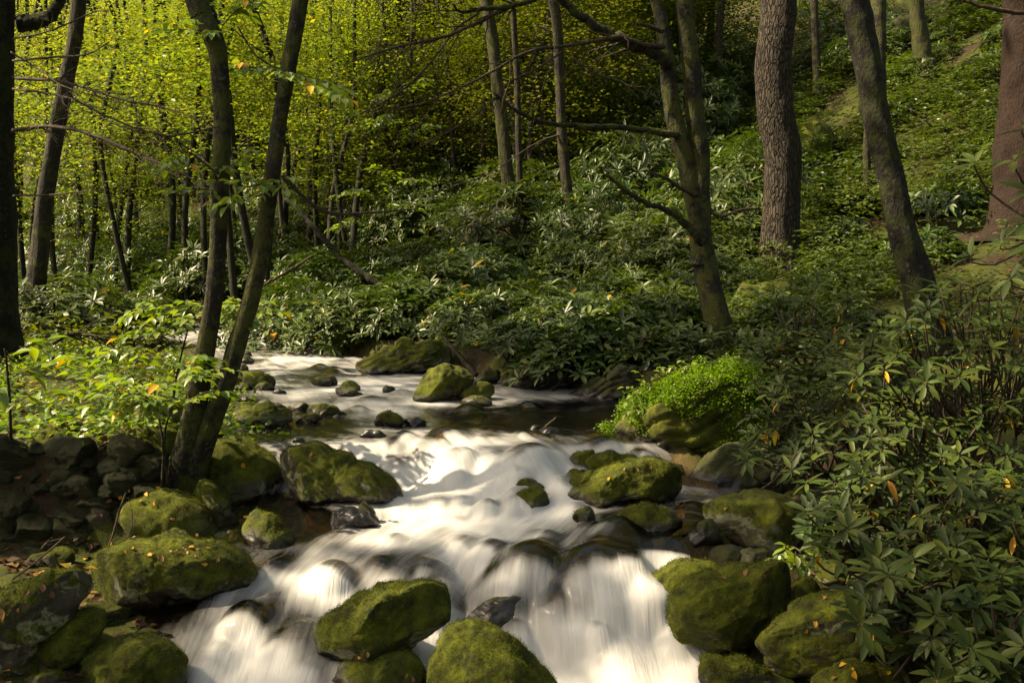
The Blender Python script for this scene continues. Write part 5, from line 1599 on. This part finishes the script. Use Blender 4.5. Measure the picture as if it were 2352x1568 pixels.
near_rhododendron("near rhododendron with hanging yellow leaves under the dark leaning trunk", (2250, 1050), 6.4, scatter(76, ((2130, 2400), (1960, 2400)), (640, 880), 6.4, 5.6, 1), 201)
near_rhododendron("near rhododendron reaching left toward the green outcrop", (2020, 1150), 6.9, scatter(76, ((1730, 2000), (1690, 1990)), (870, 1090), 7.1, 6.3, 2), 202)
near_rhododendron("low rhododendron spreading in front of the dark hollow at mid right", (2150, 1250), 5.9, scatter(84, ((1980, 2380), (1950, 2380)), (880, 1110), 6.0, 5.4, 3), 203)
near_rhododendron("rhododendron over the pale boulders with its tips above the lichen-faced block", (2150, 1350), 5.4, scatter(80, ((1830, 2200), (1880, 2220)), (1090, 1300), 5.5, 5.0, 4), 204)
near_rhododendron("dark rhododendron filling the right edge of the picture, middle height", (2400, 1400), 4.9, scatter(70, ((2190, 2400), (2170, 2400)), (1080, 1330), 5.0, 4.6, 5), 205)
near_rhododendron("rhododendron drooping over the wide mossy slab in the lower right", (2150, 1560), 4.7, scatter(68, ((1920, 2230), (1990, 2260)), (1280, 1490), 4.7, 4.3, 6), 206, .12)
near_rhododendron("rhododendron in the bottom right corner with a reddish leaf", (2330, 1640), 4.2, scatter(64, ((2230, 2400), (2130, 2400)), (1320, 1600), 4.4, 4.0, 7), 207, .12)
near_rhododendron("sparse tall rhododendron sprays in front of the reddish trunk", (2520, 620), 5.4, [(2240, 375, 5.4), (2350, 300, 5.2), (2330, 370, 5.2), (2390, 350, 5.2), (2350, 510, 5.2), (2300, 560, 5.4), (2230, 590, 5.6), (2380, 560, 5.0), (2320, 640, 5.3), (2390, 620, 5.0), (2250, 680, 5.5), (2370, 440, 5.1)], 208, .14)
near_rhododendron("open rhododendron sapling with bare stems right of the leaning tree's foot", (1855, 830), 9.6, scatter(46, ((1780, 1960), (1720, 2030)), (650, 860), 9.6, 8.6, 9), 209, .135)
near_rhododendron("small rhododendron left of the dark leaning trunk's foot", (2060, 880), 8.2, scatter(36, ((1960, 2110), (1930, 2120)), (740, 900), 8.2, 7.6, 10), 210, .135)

# ------------------------------------------------------------------ saplings and leaf sprays
def broad_leaf(bend, width=.5, tint=.5):
    n = 6
    s = np.array([0, .18, .4, .62, .82, 1.0])
    w = np.array([.01, .30, .5, .42, .2, .004]) * width
    z = -bend * s ** 2
    v = []
    for i in range(n):
        v += [(s[i], w[i], z[i] + w[i] * .3), (s[i], 0, z[i]), (s[i], -w[i], z[i] + w[i] * .3)]
    q = []
    for i in range(n - 1):
        a = i * 3
        q += [(a, a + 1, a + 4, a + 3), (a + 1, a + 2, a + 5, a + 4)]
    v = np.array(v)
    return np_mesh("leaf", v, np.array(q), True, {"tint": np.full(len(v), tint)})


SAP_LEAF = [broad_leaf(b, w_, tn) for b, w_, tn in ((.15, .95, .15), (.3, 1.0, .45), (.1, .9, .6), (.22, 1.05, .8), (.2, .95, .9))]
SAP_YEL = [broad_leaf(.3, 1.0, .6)]
for m_ in SAP_LEAF: m_.materials.append(M['sapling'])
for m_ in SAP_YEL: m_.materials.append(M['yellow_leaf'])


def spray_leaves(p, rng, L, gap, side=1.0):
    """leaves two-ranked along path p, held flat, tips drooping"""
    out = []
    seg = np.linalg.norm(np.diff(p, axis=0), axis=1)
    s = np.concatenate([[0], np.cumsum(seg)])
    pos_, sgn = L * .3, 1
    while pos_ < s[-1]:
        c = np.array([np.interp(pos_, s, p[:, k]) for k in range(3)])
        i = min(np.searchsorted(s, pos_), len(p) - 1)
        tg = unit(p[i] - p[max(i - 1, 0)])
        sd = unit(np.cross(tg, [0, 0, 1.0])) * sgn
        d = unit(tg * .55 + sd * .8 + np.array([0, 0, -.18]) + rng.normal(size=3) * .12)
        up = np.array([0, 0, 1.0]) + rng.normal(size=3) * .25
        out.append((c, d, up, L * rng.uniform(.7, 1.15)))
        pos_ += gap * rng.uniform(.7, 1.3)
        sgn = -sgn
    out.append((p[-1], unit(p[-1] - p[-2]), np.array([0, 0, 1.0]), L))
    return out


def sapling(name, label, stems, branches, seed, L=.10, cat="sapling", yellow=.04, parent=None, cap=295, gap=.045, mat='sapling', subs=4):
    rng = np.random.default_rng(seed)
    if parent is None:
        b = P(*stems[0][0])
        org = np.array(b)
        root = thing(name, label, cat, b)
    else:
        root, org = parent, np.array(parent.location)
    for st in stems:
        mb = MB()
        pts = [np.array(P(*q)) for q in st]
        tube(mb, catmull(pts, 14), np.linspace(.012, .005, 14), 6, .1, seed)
        new_obj("stem", mb.mesh("stem", org), M['bark_brown'], root)
    lf = []
    for br in branches:
        pts = [np.array(P(*q)) for q in br]
        p = catmull(pts, 14)
        mb = MB()
        tube(mb, p, np.linspace(.005, .0018, 14), 5, 0)
        lf += spray_leaves(p, rng, L, gap)
        for k in range(subs):
            i = rng.integers(2, 12)
            tg = unit(p[i + 1] - p[i])
            sd = unit(np.cross(tg, [0, 0, 1.0])) * (1 if k % 2 else -1)
            ln = np.linalg.norm(p[-1] - p[0]) * rng.uniform(.25, .5)
            e = p[i] + (tg * .7 + sd * .7) * ln + np.array([0, 0, rng.normal() * .04])
            sp = catmull([p[i], (p[i] + e) / 2 + np.array([0, 0, .03]), e], 8)
            tube(mb, sp, np.linspace(.003, .0015, 8), 4, 0)
            lf += spray_leaves(sp, rng, L, gap)
        new_obj("branch", mb.mesh("branch", org), M['twig'], root)
    rng.shuffle(lf)
    rest = MB()
    for k, (c, d, up, ln) in enumerate(lf):
        if k < cap:
            me = SAP_YEL[0] if rng.random() < yellow else SAP_LEAF[rng.integers(5)]
            place_leaf(me, root, c, d, up, ln, org, wide=.55)
        else:
            leaves(rest, c[None], d[None], up[None], np.array([ln]), np.array([ln * .52]), [rng.random()], LEAF_BROAD)
    if rest.n:
        tag(new_obj("foliage", rest.mesh("foliage", org), M[mat], root), kind="stuff")
    return root


sapling("sapling", "sunlit sapling with layered pale leaves in front of the forked tree", [[(372, 1120, 6.9), (375, 1030, 6.9), (365, 960, 6.9), (355, 910, 6.9)], [(385, 1110, 6.9), (378, 1000, 6.95), (400, 920, 7.0)]],
        [[(360, 930, 6.9), (300, 890, 6.8), (220, 870, 6.8), (110, 850, 6.9)], [(360, 915, 6.9), (400, 880, 6.7), (450, 862, 6.6), (490, 860, 6.5)], [(365, 930, 6.9), (420, 920, 6.6), (470, 912, 6.5)],
         [(360, 925, 6.9), (320, 905, 6.5), (250, 905, 6.4), (180, 900, 6.4)], [(358, 910, 6.9), (340, 870, 7.0), (280, 840, 7.2), (180, 830, 7.3)], [(360, 910, 6.9), (400, 850, 7.0), (440, 835, 7.0), (480, 835, 7.0)],
         [(358, 915, 6.9), (330, 925, 6.6), (290, 930, 6.5)], [(358, 915, 6.9), (300, 860, 7.1), (220, 825, 7.3), (120, 835, 7.4)]], 301, .105)
sapling("sapling", "higher sunlit sapling sprays just left of the forked tree's stems", [[(395, 1000, 8.4), (400, 900, 8.4), (420, 800, 8.4), (440, 730, 8.4)]],
        [[(438, 735, 8.4), (400, 712, 8.2), (350, 705, 8.1), (290, 730, 8.0)], [(430, 770, 8.4), (380, 760, 8.2), (330, 765, 8.1), (270, 778, 8.0)], [(425, 800, 8.4), (370, 795, 8.2), (310, 805, 8.1), (240, 810, 8.0)],
         [(440, 730, 8.4), (480, 712, 8.2), (450, 700, 8.0)], [(430, 760, 8.4), (410, 735, 8.0), (360, 735, 7.9)]], 302, .10)
sapling("seedling", "tall herb with a few large leaves at the left edge", [[(25, 1010, 6.4), (22, 920, 6.4), (15, 830, 6.4), (10, 800, 6.4)]],
        [[(15, 830, 6.4), (-30, 810, 6.3), (-60, 812, 6.2)], [(15, 825, 6.4), (60, 795, 6.5), (110, 780, 6.6)], [(18, 870, 6.4), (70, 850, 6.4), (130, 845, 6.5)], [(20, 930, 6.4), (70, 910, 6.3), (120, 905, 6.3)], [(20, 900, 6.4), (-20, 890, 6.2)]], 303, .14, gap=.09, subs=1)
sapling("sapling", "leafy sprig with yellowing leaves between the forked tree's stems", [[(500, 900, 7.9), (520, 800, 7.9), (540, 740, 7.9)]],
        [[(500, 740, 7.9), (545, 715, 7.7), (590, 715, 7.6), (625, 740, 7.5)], [(510, 725, 7.9), (560, 730, 7.6), (600, 750, 7.5), (640, 770, 7.4)], [(500, 735, 7.9), (520, 712, 7.7), (560, 708, 7.6), (600, 720, 7.6)]], 304, .10, yellow=.1)
sapling("seedling", "small five-leaved seedling standing on the left slab", [[(165, 1330, 5.3), (172, 1312, 5.3)]], [[(172, 1312, 5.3), (150, 1318, 5.25)], [(172, 1312, 5.3), (195, 1306, 5.3)], [(172, 1312, 5.3), (190, 1322, 5.2)], [(172, 1312, 5.3), (160, 1300, 5.35)]], 305, .07, gap=.2, subs=0)
sapling("seedling", "bright green herb in front of the lichen-faced block", [[(1850, 1330, 5.4), (1845, 1290, 5.4), (1838, 1265, 5.4)]],
        [[(1840, 1275, 5.4), (1800, 1290, 5.3)], [(1840, 1275, 5.4), (1880, 1285, 5.3)], [(1838, 1265, 5.4), (1820, 1255, 5.5), (1800, 1262, 5.5)], [(1838, 1265, 5.4), (1870, 1262, 5.45)], [(1842, 1290, 5.4), (1815, 1310, 5.3)], [(1842, 1290, 5.4), (1870, 1310, 5.3)]], 306, .075, gap=.05, subs=2, yellow=0)
sapling("seedling", "leafy herb sprouting at the waterline left of the green outcrop", [[(1500, 960, 8.2), (1490, 910, 8.2), (1500, 870, 8.2)], [(1520, 950, 8.2), (1560, 880, 8.2), (1580, 840, 8.2)]],
        [[(1490, 915, 8.2), (1460, 905, 8.1), (1440, 925, 8.0)], [(1495, 890, 8.2), (1470, 875, 8.1)], [(1500, 870, 8.2), (1515, 858, 8.1), (1540, 862, 8.1)], [(1485, 930, 8.2), (1455, 940, 8.0)], [(1560, 880, 8.2), (1600, 868, 8.1)], [(1570, 860, 8.2), (1590, 835, 8.1)], [(1575, 850, 8.2), (1545, 842, 8.1)]], 307, .06, gap=.04, subs=2, yellow=0)
# leafy sprays of the forked tree
froot = T['fork'][0]
sapling("", "", [], [[(505, 165, 7.4), (580, 155, 7.2), (660, 170, 7.1), (790, 205, 7.0)], [(560, 160, 7.4), (640, 172, 7.0), (720, 200, 6.9), (800, 230, 6.8)],
                     [(505, 385, 7.3), (450, 378, 7.1), (400, 375, 7.0), (345, 378, 6.9)], [(500, 400, 7.3), (540, 375, 7.1), (560, 360, 7.1)],
                     [(620, 420, 7.3), (590, 425, 7.1), (560, 430, 7.0), (530, 420, 7.0)], [(620, 425, 7.3), (600, 445, 7.0), (570, 460, 6.9), (535, 465, 6.9)], [(625, 425, 7.3), (645, 430, 7.1), (655, 440, 7.0)],
                     [(500, 440, 7.3), (450, 435, 7.1), (385, 440, 7.0)], [(510, 60, 7.4), (550, 20, 7.3), (600, 10, 7.2)], [(520, 110, 7.4), (470, 75, 7.2), (420, 68, 7.1), (375, 70, 7.0)]], 308, .10, parent=froot, gap=.045, subs=3)
# sunny sprays hanging in mid-air belong to a maple standing behind
sapling("sapling", "airy maple with bright sprays left of the bare limbs", [[(905, 420, 19), (915, 330, 19), (920, 230, 19), (930, 120, 19)]],
        [[(920, 235, 19), (890, 215, 18.8), (860, 230, 18.6)], [(920, 225, 19), (960, 190, 18.8), (985, 185, 18.6)], [(918, 290, 19), (860, 280, 18.6), (800, 300, 18.4)], [(918, 285, 19), (900, 262, 18.6), (850, 290, 18.4)], [(915, 330, 19), (960, 300, 18.6), (1000, 290, 18.4)]], 309, .13, gap=.07, subs=5, yellow=0)
sapling("sapling", "spreading understory sapling with flat leaf layers above the far rapids", [[(850, 620, 17), (860, 540, 17), (870, 430, 17)]],
        [[(865, 450, 17), (820, 440, 16.8), (770, 450, 16.6)], [(865, 445, 17), (920, 420, 16.8), (960, 415, 16.6)], [(862, 500, 17), (900, 480, 16.7), (960, 480, 16.5)], [(860, 520, 17), (820, 510, 16.7), (780, 520, 16.5)], [(866, 430, 17), (900, 400, 16.7), (850, 390, 16.6)]], 310, .13, gap=.07, subs=5, yellow=0)

# ------------------------------------------------------------------ ground plants and litter
# doghobble and small herbs over the right slope
rng = np.random.default_rng(77)
N = 30000
xs = rng.uniform(1.6, 19, N)
ys = 6.9 + 25 * rng.random(N) ** 1.3
g = ground_h(xs, ys)
ppx, ppy = project(np.stack([xs, ys, g], 1))
keep = (ppx > 1560) & (ppx < 2480) & (ppy > -80) & (ppy < 1000)
dens = fbm(np.stack([xs * .8, ys * .8, xs * 0], 1), 4, 3)
keep &= dens + rng.normal(size=N) * .22 > .08
xs, ys, g = xs[keep], ys[keep], g[keep]
mb = MB()
for x, y, z in zip(xs, ys, g):
    az = rng.random() * 6.28
    ln = rng.uniform(.18, .7) * (1 + .012 * y)
    h_ = np.array([math.cos(az), math.sin(az), 0])
    s = np.linspace(0, 1, 7)
    p = np.array([x, y, z]) + h_ * (s[:, None] * ln) + np.array([0, 0, 1.0]) * (np.sin(s * 2.2)[:, None] * ln * .7)
    sd = np.array([-h_[1], h_[0], 0])
    k = np.repeat(np.arange(1, 7), 2)
    sg = np.tile([1, -1], 6)
    d = h_ * .6 + sd * sg[:, None] * .8 + np.array([0, 0, -.2]) + rng.normal(size=(12, 3)) * .15
    L = (.075 + .0028 * y) * rng.uniform(.7, 1.2, 12)
    leaves(mb, p[k], d, np.tile([0, 0, 1.0], (12, 1)) + rng.normal(size=(12, 3)) * .3, L, L * .4, np.clip(rng.random() * .6 + rng.random(12) * .4, 0, 1), LEAF_CHEAP)
tag(new_obj("undergrowth", mb.mesh("undergrowth"), M['hobble']), "low arching evergreen herbs carpeting the right slope", "undergrowth", kind="stuff")

# brush over the floor of the far wood
N = 26000
xs = rng.uniform(-26, 9, N)
ys = 13 + 42 * rng.random(N) ** 1.2
g, bd = ground_h(xs, ys, True)
ppx, ppy = project(np.stack([xs, ys, g], 1))
keep = (bd < .1) & (ppx > -100) & (ppx < 1750) & (fbm(np.stack([xs * .5, ys * .5, xs * 0], 1), 14, 3) > .08)
base = np.stack([xs, ys, g + .15], 1)[keep]
mb = MB()
leaf_cloud(mb, base, 8, .22, .12, rng, LEAF_CHEAP, .5, .8)
tag(new_obj("brush_layer", mb.mesh("brush_layer"), M['mid']), "low leafy brush covering the floor of the far wood", "brush", kind="stuff")

# herbs on the sunny left terrace
N = 2600
xs = rng.uniform(-6.5, -1.9, N)
ys = rng.uniform(7.1, 14, N)
g = ground_h(xs, ys)
keep = fbm(np.stack([xs * 1.3, ys * 1.3, xs * 0], 1), 8, 3) > -.1
base = np.stack([xs, ys, g], 1)[keep]
mb = MB()
leaf_cloud(mb, base + np.array([0, 0, .08]), 7, .09, .07, rng, LEAF_CHEAP, .6, .6)
tag(new_obj("herb_layer", mb.mesh("herb_layer"), M['sapling']), "low green herbs on the sunny left terrace", "herbs", kind="stuff")

# cushion of bright plants on the outcrop
me = G_ROCK.data
nf = len(me.polygons)
cen = np.zeros(nf * 3); nor = np.zeros(nf * 3); ar = np.zeros(nf)
me.polygons.foreach_get("center", cen); me.polygons.foreach_get("normal", nor); me.polygons.foreach_get("area", ar)
cen = cen.reshape(-1, 3) + np.array(G_ROCK.location); nor = nor.reshape(-1, 3)
cpx, cpy = project(cen)
ok = (nor[:, 2] > .1) & (cpx > 1400) & (cpx < 1850) & (cpy > 850) & (cpy < 1140 - abs(cpx - 1600) * .35)
ok &= (fbm(cen * 3.2, 31, 3) + (1010 - cpy) * .004 > -.15)
idx = rng.choice(np.nonzero(ok)[0], 7600, p=ar[ok] / ar[ok].sum())
b = cen[idx] + nor[idx] * (rng.uniform(.0, .03, 7600) + rng.random(7600) * np.maximum(0, fbm(cen[idx] * 5, 5, 3)) * .16)[:, None] + rng.normal(size=(7600, 3)) * .012
mb = MB()
leaf_cloud(mb, b, 5, .016, .021, rng, LEAF_CHEAP, .8, .7, tilt=.5)
tag(new_obj("plant_cushion", mb.mesh("plant_cushion"), M['cover']), "cushion of tiny vivid green plants on the moss-draped outcrop", "ground cover", kind="stuff")

# leaf litter on the ground
N = 16000
xs = np.concatenate([rng.uniform(-4.2, -1.2, 2600), rng.uniform(.9, 14, 9000), rng.uniform(-7, 4, 4400)])
ys = np.concatenate([rng.uniform(4.2, 8.0, 2600), 3.8 + 20 * rng.random(9000), rng.uniform(8, 24, 4400)])
g, bd = ground_h(xs, ys, True)
keep = bd < .15
base = np.stack([xs, ys, g + .012], 1)[keep]
n = len(base)
az = rng.random(n) * 6.28
mb = MB()
L = rng.uniform(.05, .11, n)
leaves(mb, base, np.stack([np.cos(az), np.sin(az), rng.normal(size=n) * .25], 1), np.array([0, 0, 1.0]) + rng.normal(size=(n, 3)) * .3, L, L * .55, rng.random(n), LEAF_CHEAP)
tag(new_obj("leaf_litter", mb.mesh("leaf_litter"), M['litter']), "brown fallen leaves lying over the forest floor", "leaf litter", kind="stuff")

# single fallen leaves on boulders, placed where the photograph shows them
FL = [broad_leaf(.25, 1.0, .2), broad_leaf(.4, 1.1, .6), broad_leaf(.15, .9, .95)]
for m_ in FL: m_.materials.append(M['brown_leaf'])


def fallen(label, spots, L, yellow, group):
    for (px, py) in spots:
        loc, nrm, ob = cast(px, py)
        nrm = np.array(nrm)
        a = unit(np.cross(nrm, [rnd.uniform(-1, 1), rnd.uniform(-1, 1), .1]))
        me = SAP_YEL[0] if yellow and rnd.random() < .35 else FL[rnd.randrange(3)]
        s = np.cross(nrm, a)
        ln = L * rnd.uniform(.4, .8)
        o = bpy.data.objects.new("fallen_leaf", me)
        COL.objects.link(o)
        c = np.array(loc) + nrm * .012 - a * ln * .5
        o.matrix_world = Matrix(((a[0] * ln, s[0] * ln * .6, nrm[0] * ln, c[0]), (a[1] * ln, s[1] * ln * .6, nrm[1] * ln, c[1]), (a[2] * ln, s[2] * ln * .6, nrm[2] * ln, c[2]), (0, 0, 0, 1)))
        tag(o, label, "leaf", group)


def D_(l): return [(x * .33746, y * .33746 + 1038.8) for x, y in l]
def F_(l): return [(x * .33746 + 1568, y * .33746 + 1038.8) for x, y in l]
def E_(l): return [(x * .33746 + 784, y * .33746 + 1038.8) for x, y in l]


fallen("yellow or tan fallen leaf on the leafy long boulder", D_([(960, 675), (1040, 690), (1080, 715), (1110, 720), (1200, 675), (1215, 690), (1260, 670), (1300, 650), (1340, 665), (1360, 690), (1390, 755), (1330, 710), (1480, 730), (1280, 690), (1160, 680), (900, 660), (860, 680), (1020, 700), (1240, 655), (1420, 660)]), .05, True, "leaves on the leafy long boulder")
fallen("pinkish fallen leaf on the sloping slab at the left edge", D_([(20, 1080), (45, 1025), (130, 1075), (350, 965), (285, 920), (375, 900), (30, 1120), (180, 960)]), .06, False, "leaves on the left slab")
fallen("yellow curled leaf stuck on the tapered green boulder", D_([(320, 1265)]), .055, True, "leaf on the tapered boulder")
fallen("brown fallen leaf in the litter at the forked tree's roots", D_([(820, 305), (690, 425), (655, 405), (1070, 245), (1050, 350), (1170, 450), (1210, 370), (1255, 395), (910, 590), (740, 330), (880, 260), (1000, 290), (960, 330), (620, 640), (760, 620), (600, 580), (1420, 460), (1340, 560), (1180, 455), (850, 540)]), .06, True, "leaves at the forked tree's roots")
fallen("yellowish leaf resting on the huge dark mossy boulder", D_([(1660, 85), (930, 50)]), .07, True, "leaves on the boulders by the forked tree")
fallen("brown leaf at the crest of the humped boulder", [(716, 1046)], .07, False, "leaf on the humped boulder")
fallen("orange leaf caught on the front fall", E_([(1052, 1025)]), .05, True, "leaf in the front fall")
fallen("curled brown leaf on the bottom-edge boulders below the large foreground boulder", E_([(130, 1390), (180, 1375), (430, 1520), (480, 1545), (90, 1390)]), .07, False, "leaves on the bottom boulders")
fallen("pale leaf bit on the wide sunlit boulder right of the cascade", E_([(1820, 180), (2010, 210), (2010, 120), (1930, 120), (2100, 100)]), .05, True, "leaves on the wide boulder")
fallen("tan leaf lying on the right-bank boulders", F_([(730, 345), (270, 860), (430, 830), (545, 835), (840, 1205), (905, 1165), (1260, 1080), (1265, 1115), (970, 1000), (450, 450), (300, 385), (1000, 880)]), .055, True, "leaves on the right-bank boulders")
fallen("bright yellow leaf on the moss rock at the bottom edge", F_([(1100, 1450), (1150, 1480), (1040, 1540), (1180, 1520), (1400, 1500), (1330, 1510), (1590, 1500)]), .075, True, "leaves on the bottom moss rock")
fallen("tiny red leaf on the round-topped block", [(600, 857)], .06, False, "leaf on the round-topped block")

# ------------------------------------------------------------------ labels: tell the members of small groups apart by their order
ORD = ["leftmost", "second from left", "third from left", "fourth from left", "fifth from left", "sixth from left", "seventh from left", "eighth from left", "ninth from left", "tenth from left",
       "eleventh from left", "twelfth from left", "thirteenth from left", "fourteenth from left", "fifteenth from left", "sixteenth from left", "seventeenth from left", "eighteenth from left",
       "nineteenth from left", "twentieth from left", "twenty-first from left", "twenty-second from left", "twenty-third from left", "twenty-fourth from left"]
bpy.context.view_layer.update()
groups = {}
for o in COL.objects:
    if o.parent is None and o.get("group"):
        groups.setdefault((o["group"], o.get("label")), []).append(o)
for (g_, lab), mem in groups.items():
    if "outside the view" in lab or not 1 < len(mem) <= 24:
        continue
    pxs = project(np.array([o.matrix_world.translation[:] for o in mem]))[0]
    for k, i in enumerate(np.argsort(pxs)):
        word = "rightmost" if k == len(mem) - 1 else ORD[k]
        new = lab + ", " + word
        if len(new.split()) <= 16:
            mem[i]["label"] = new
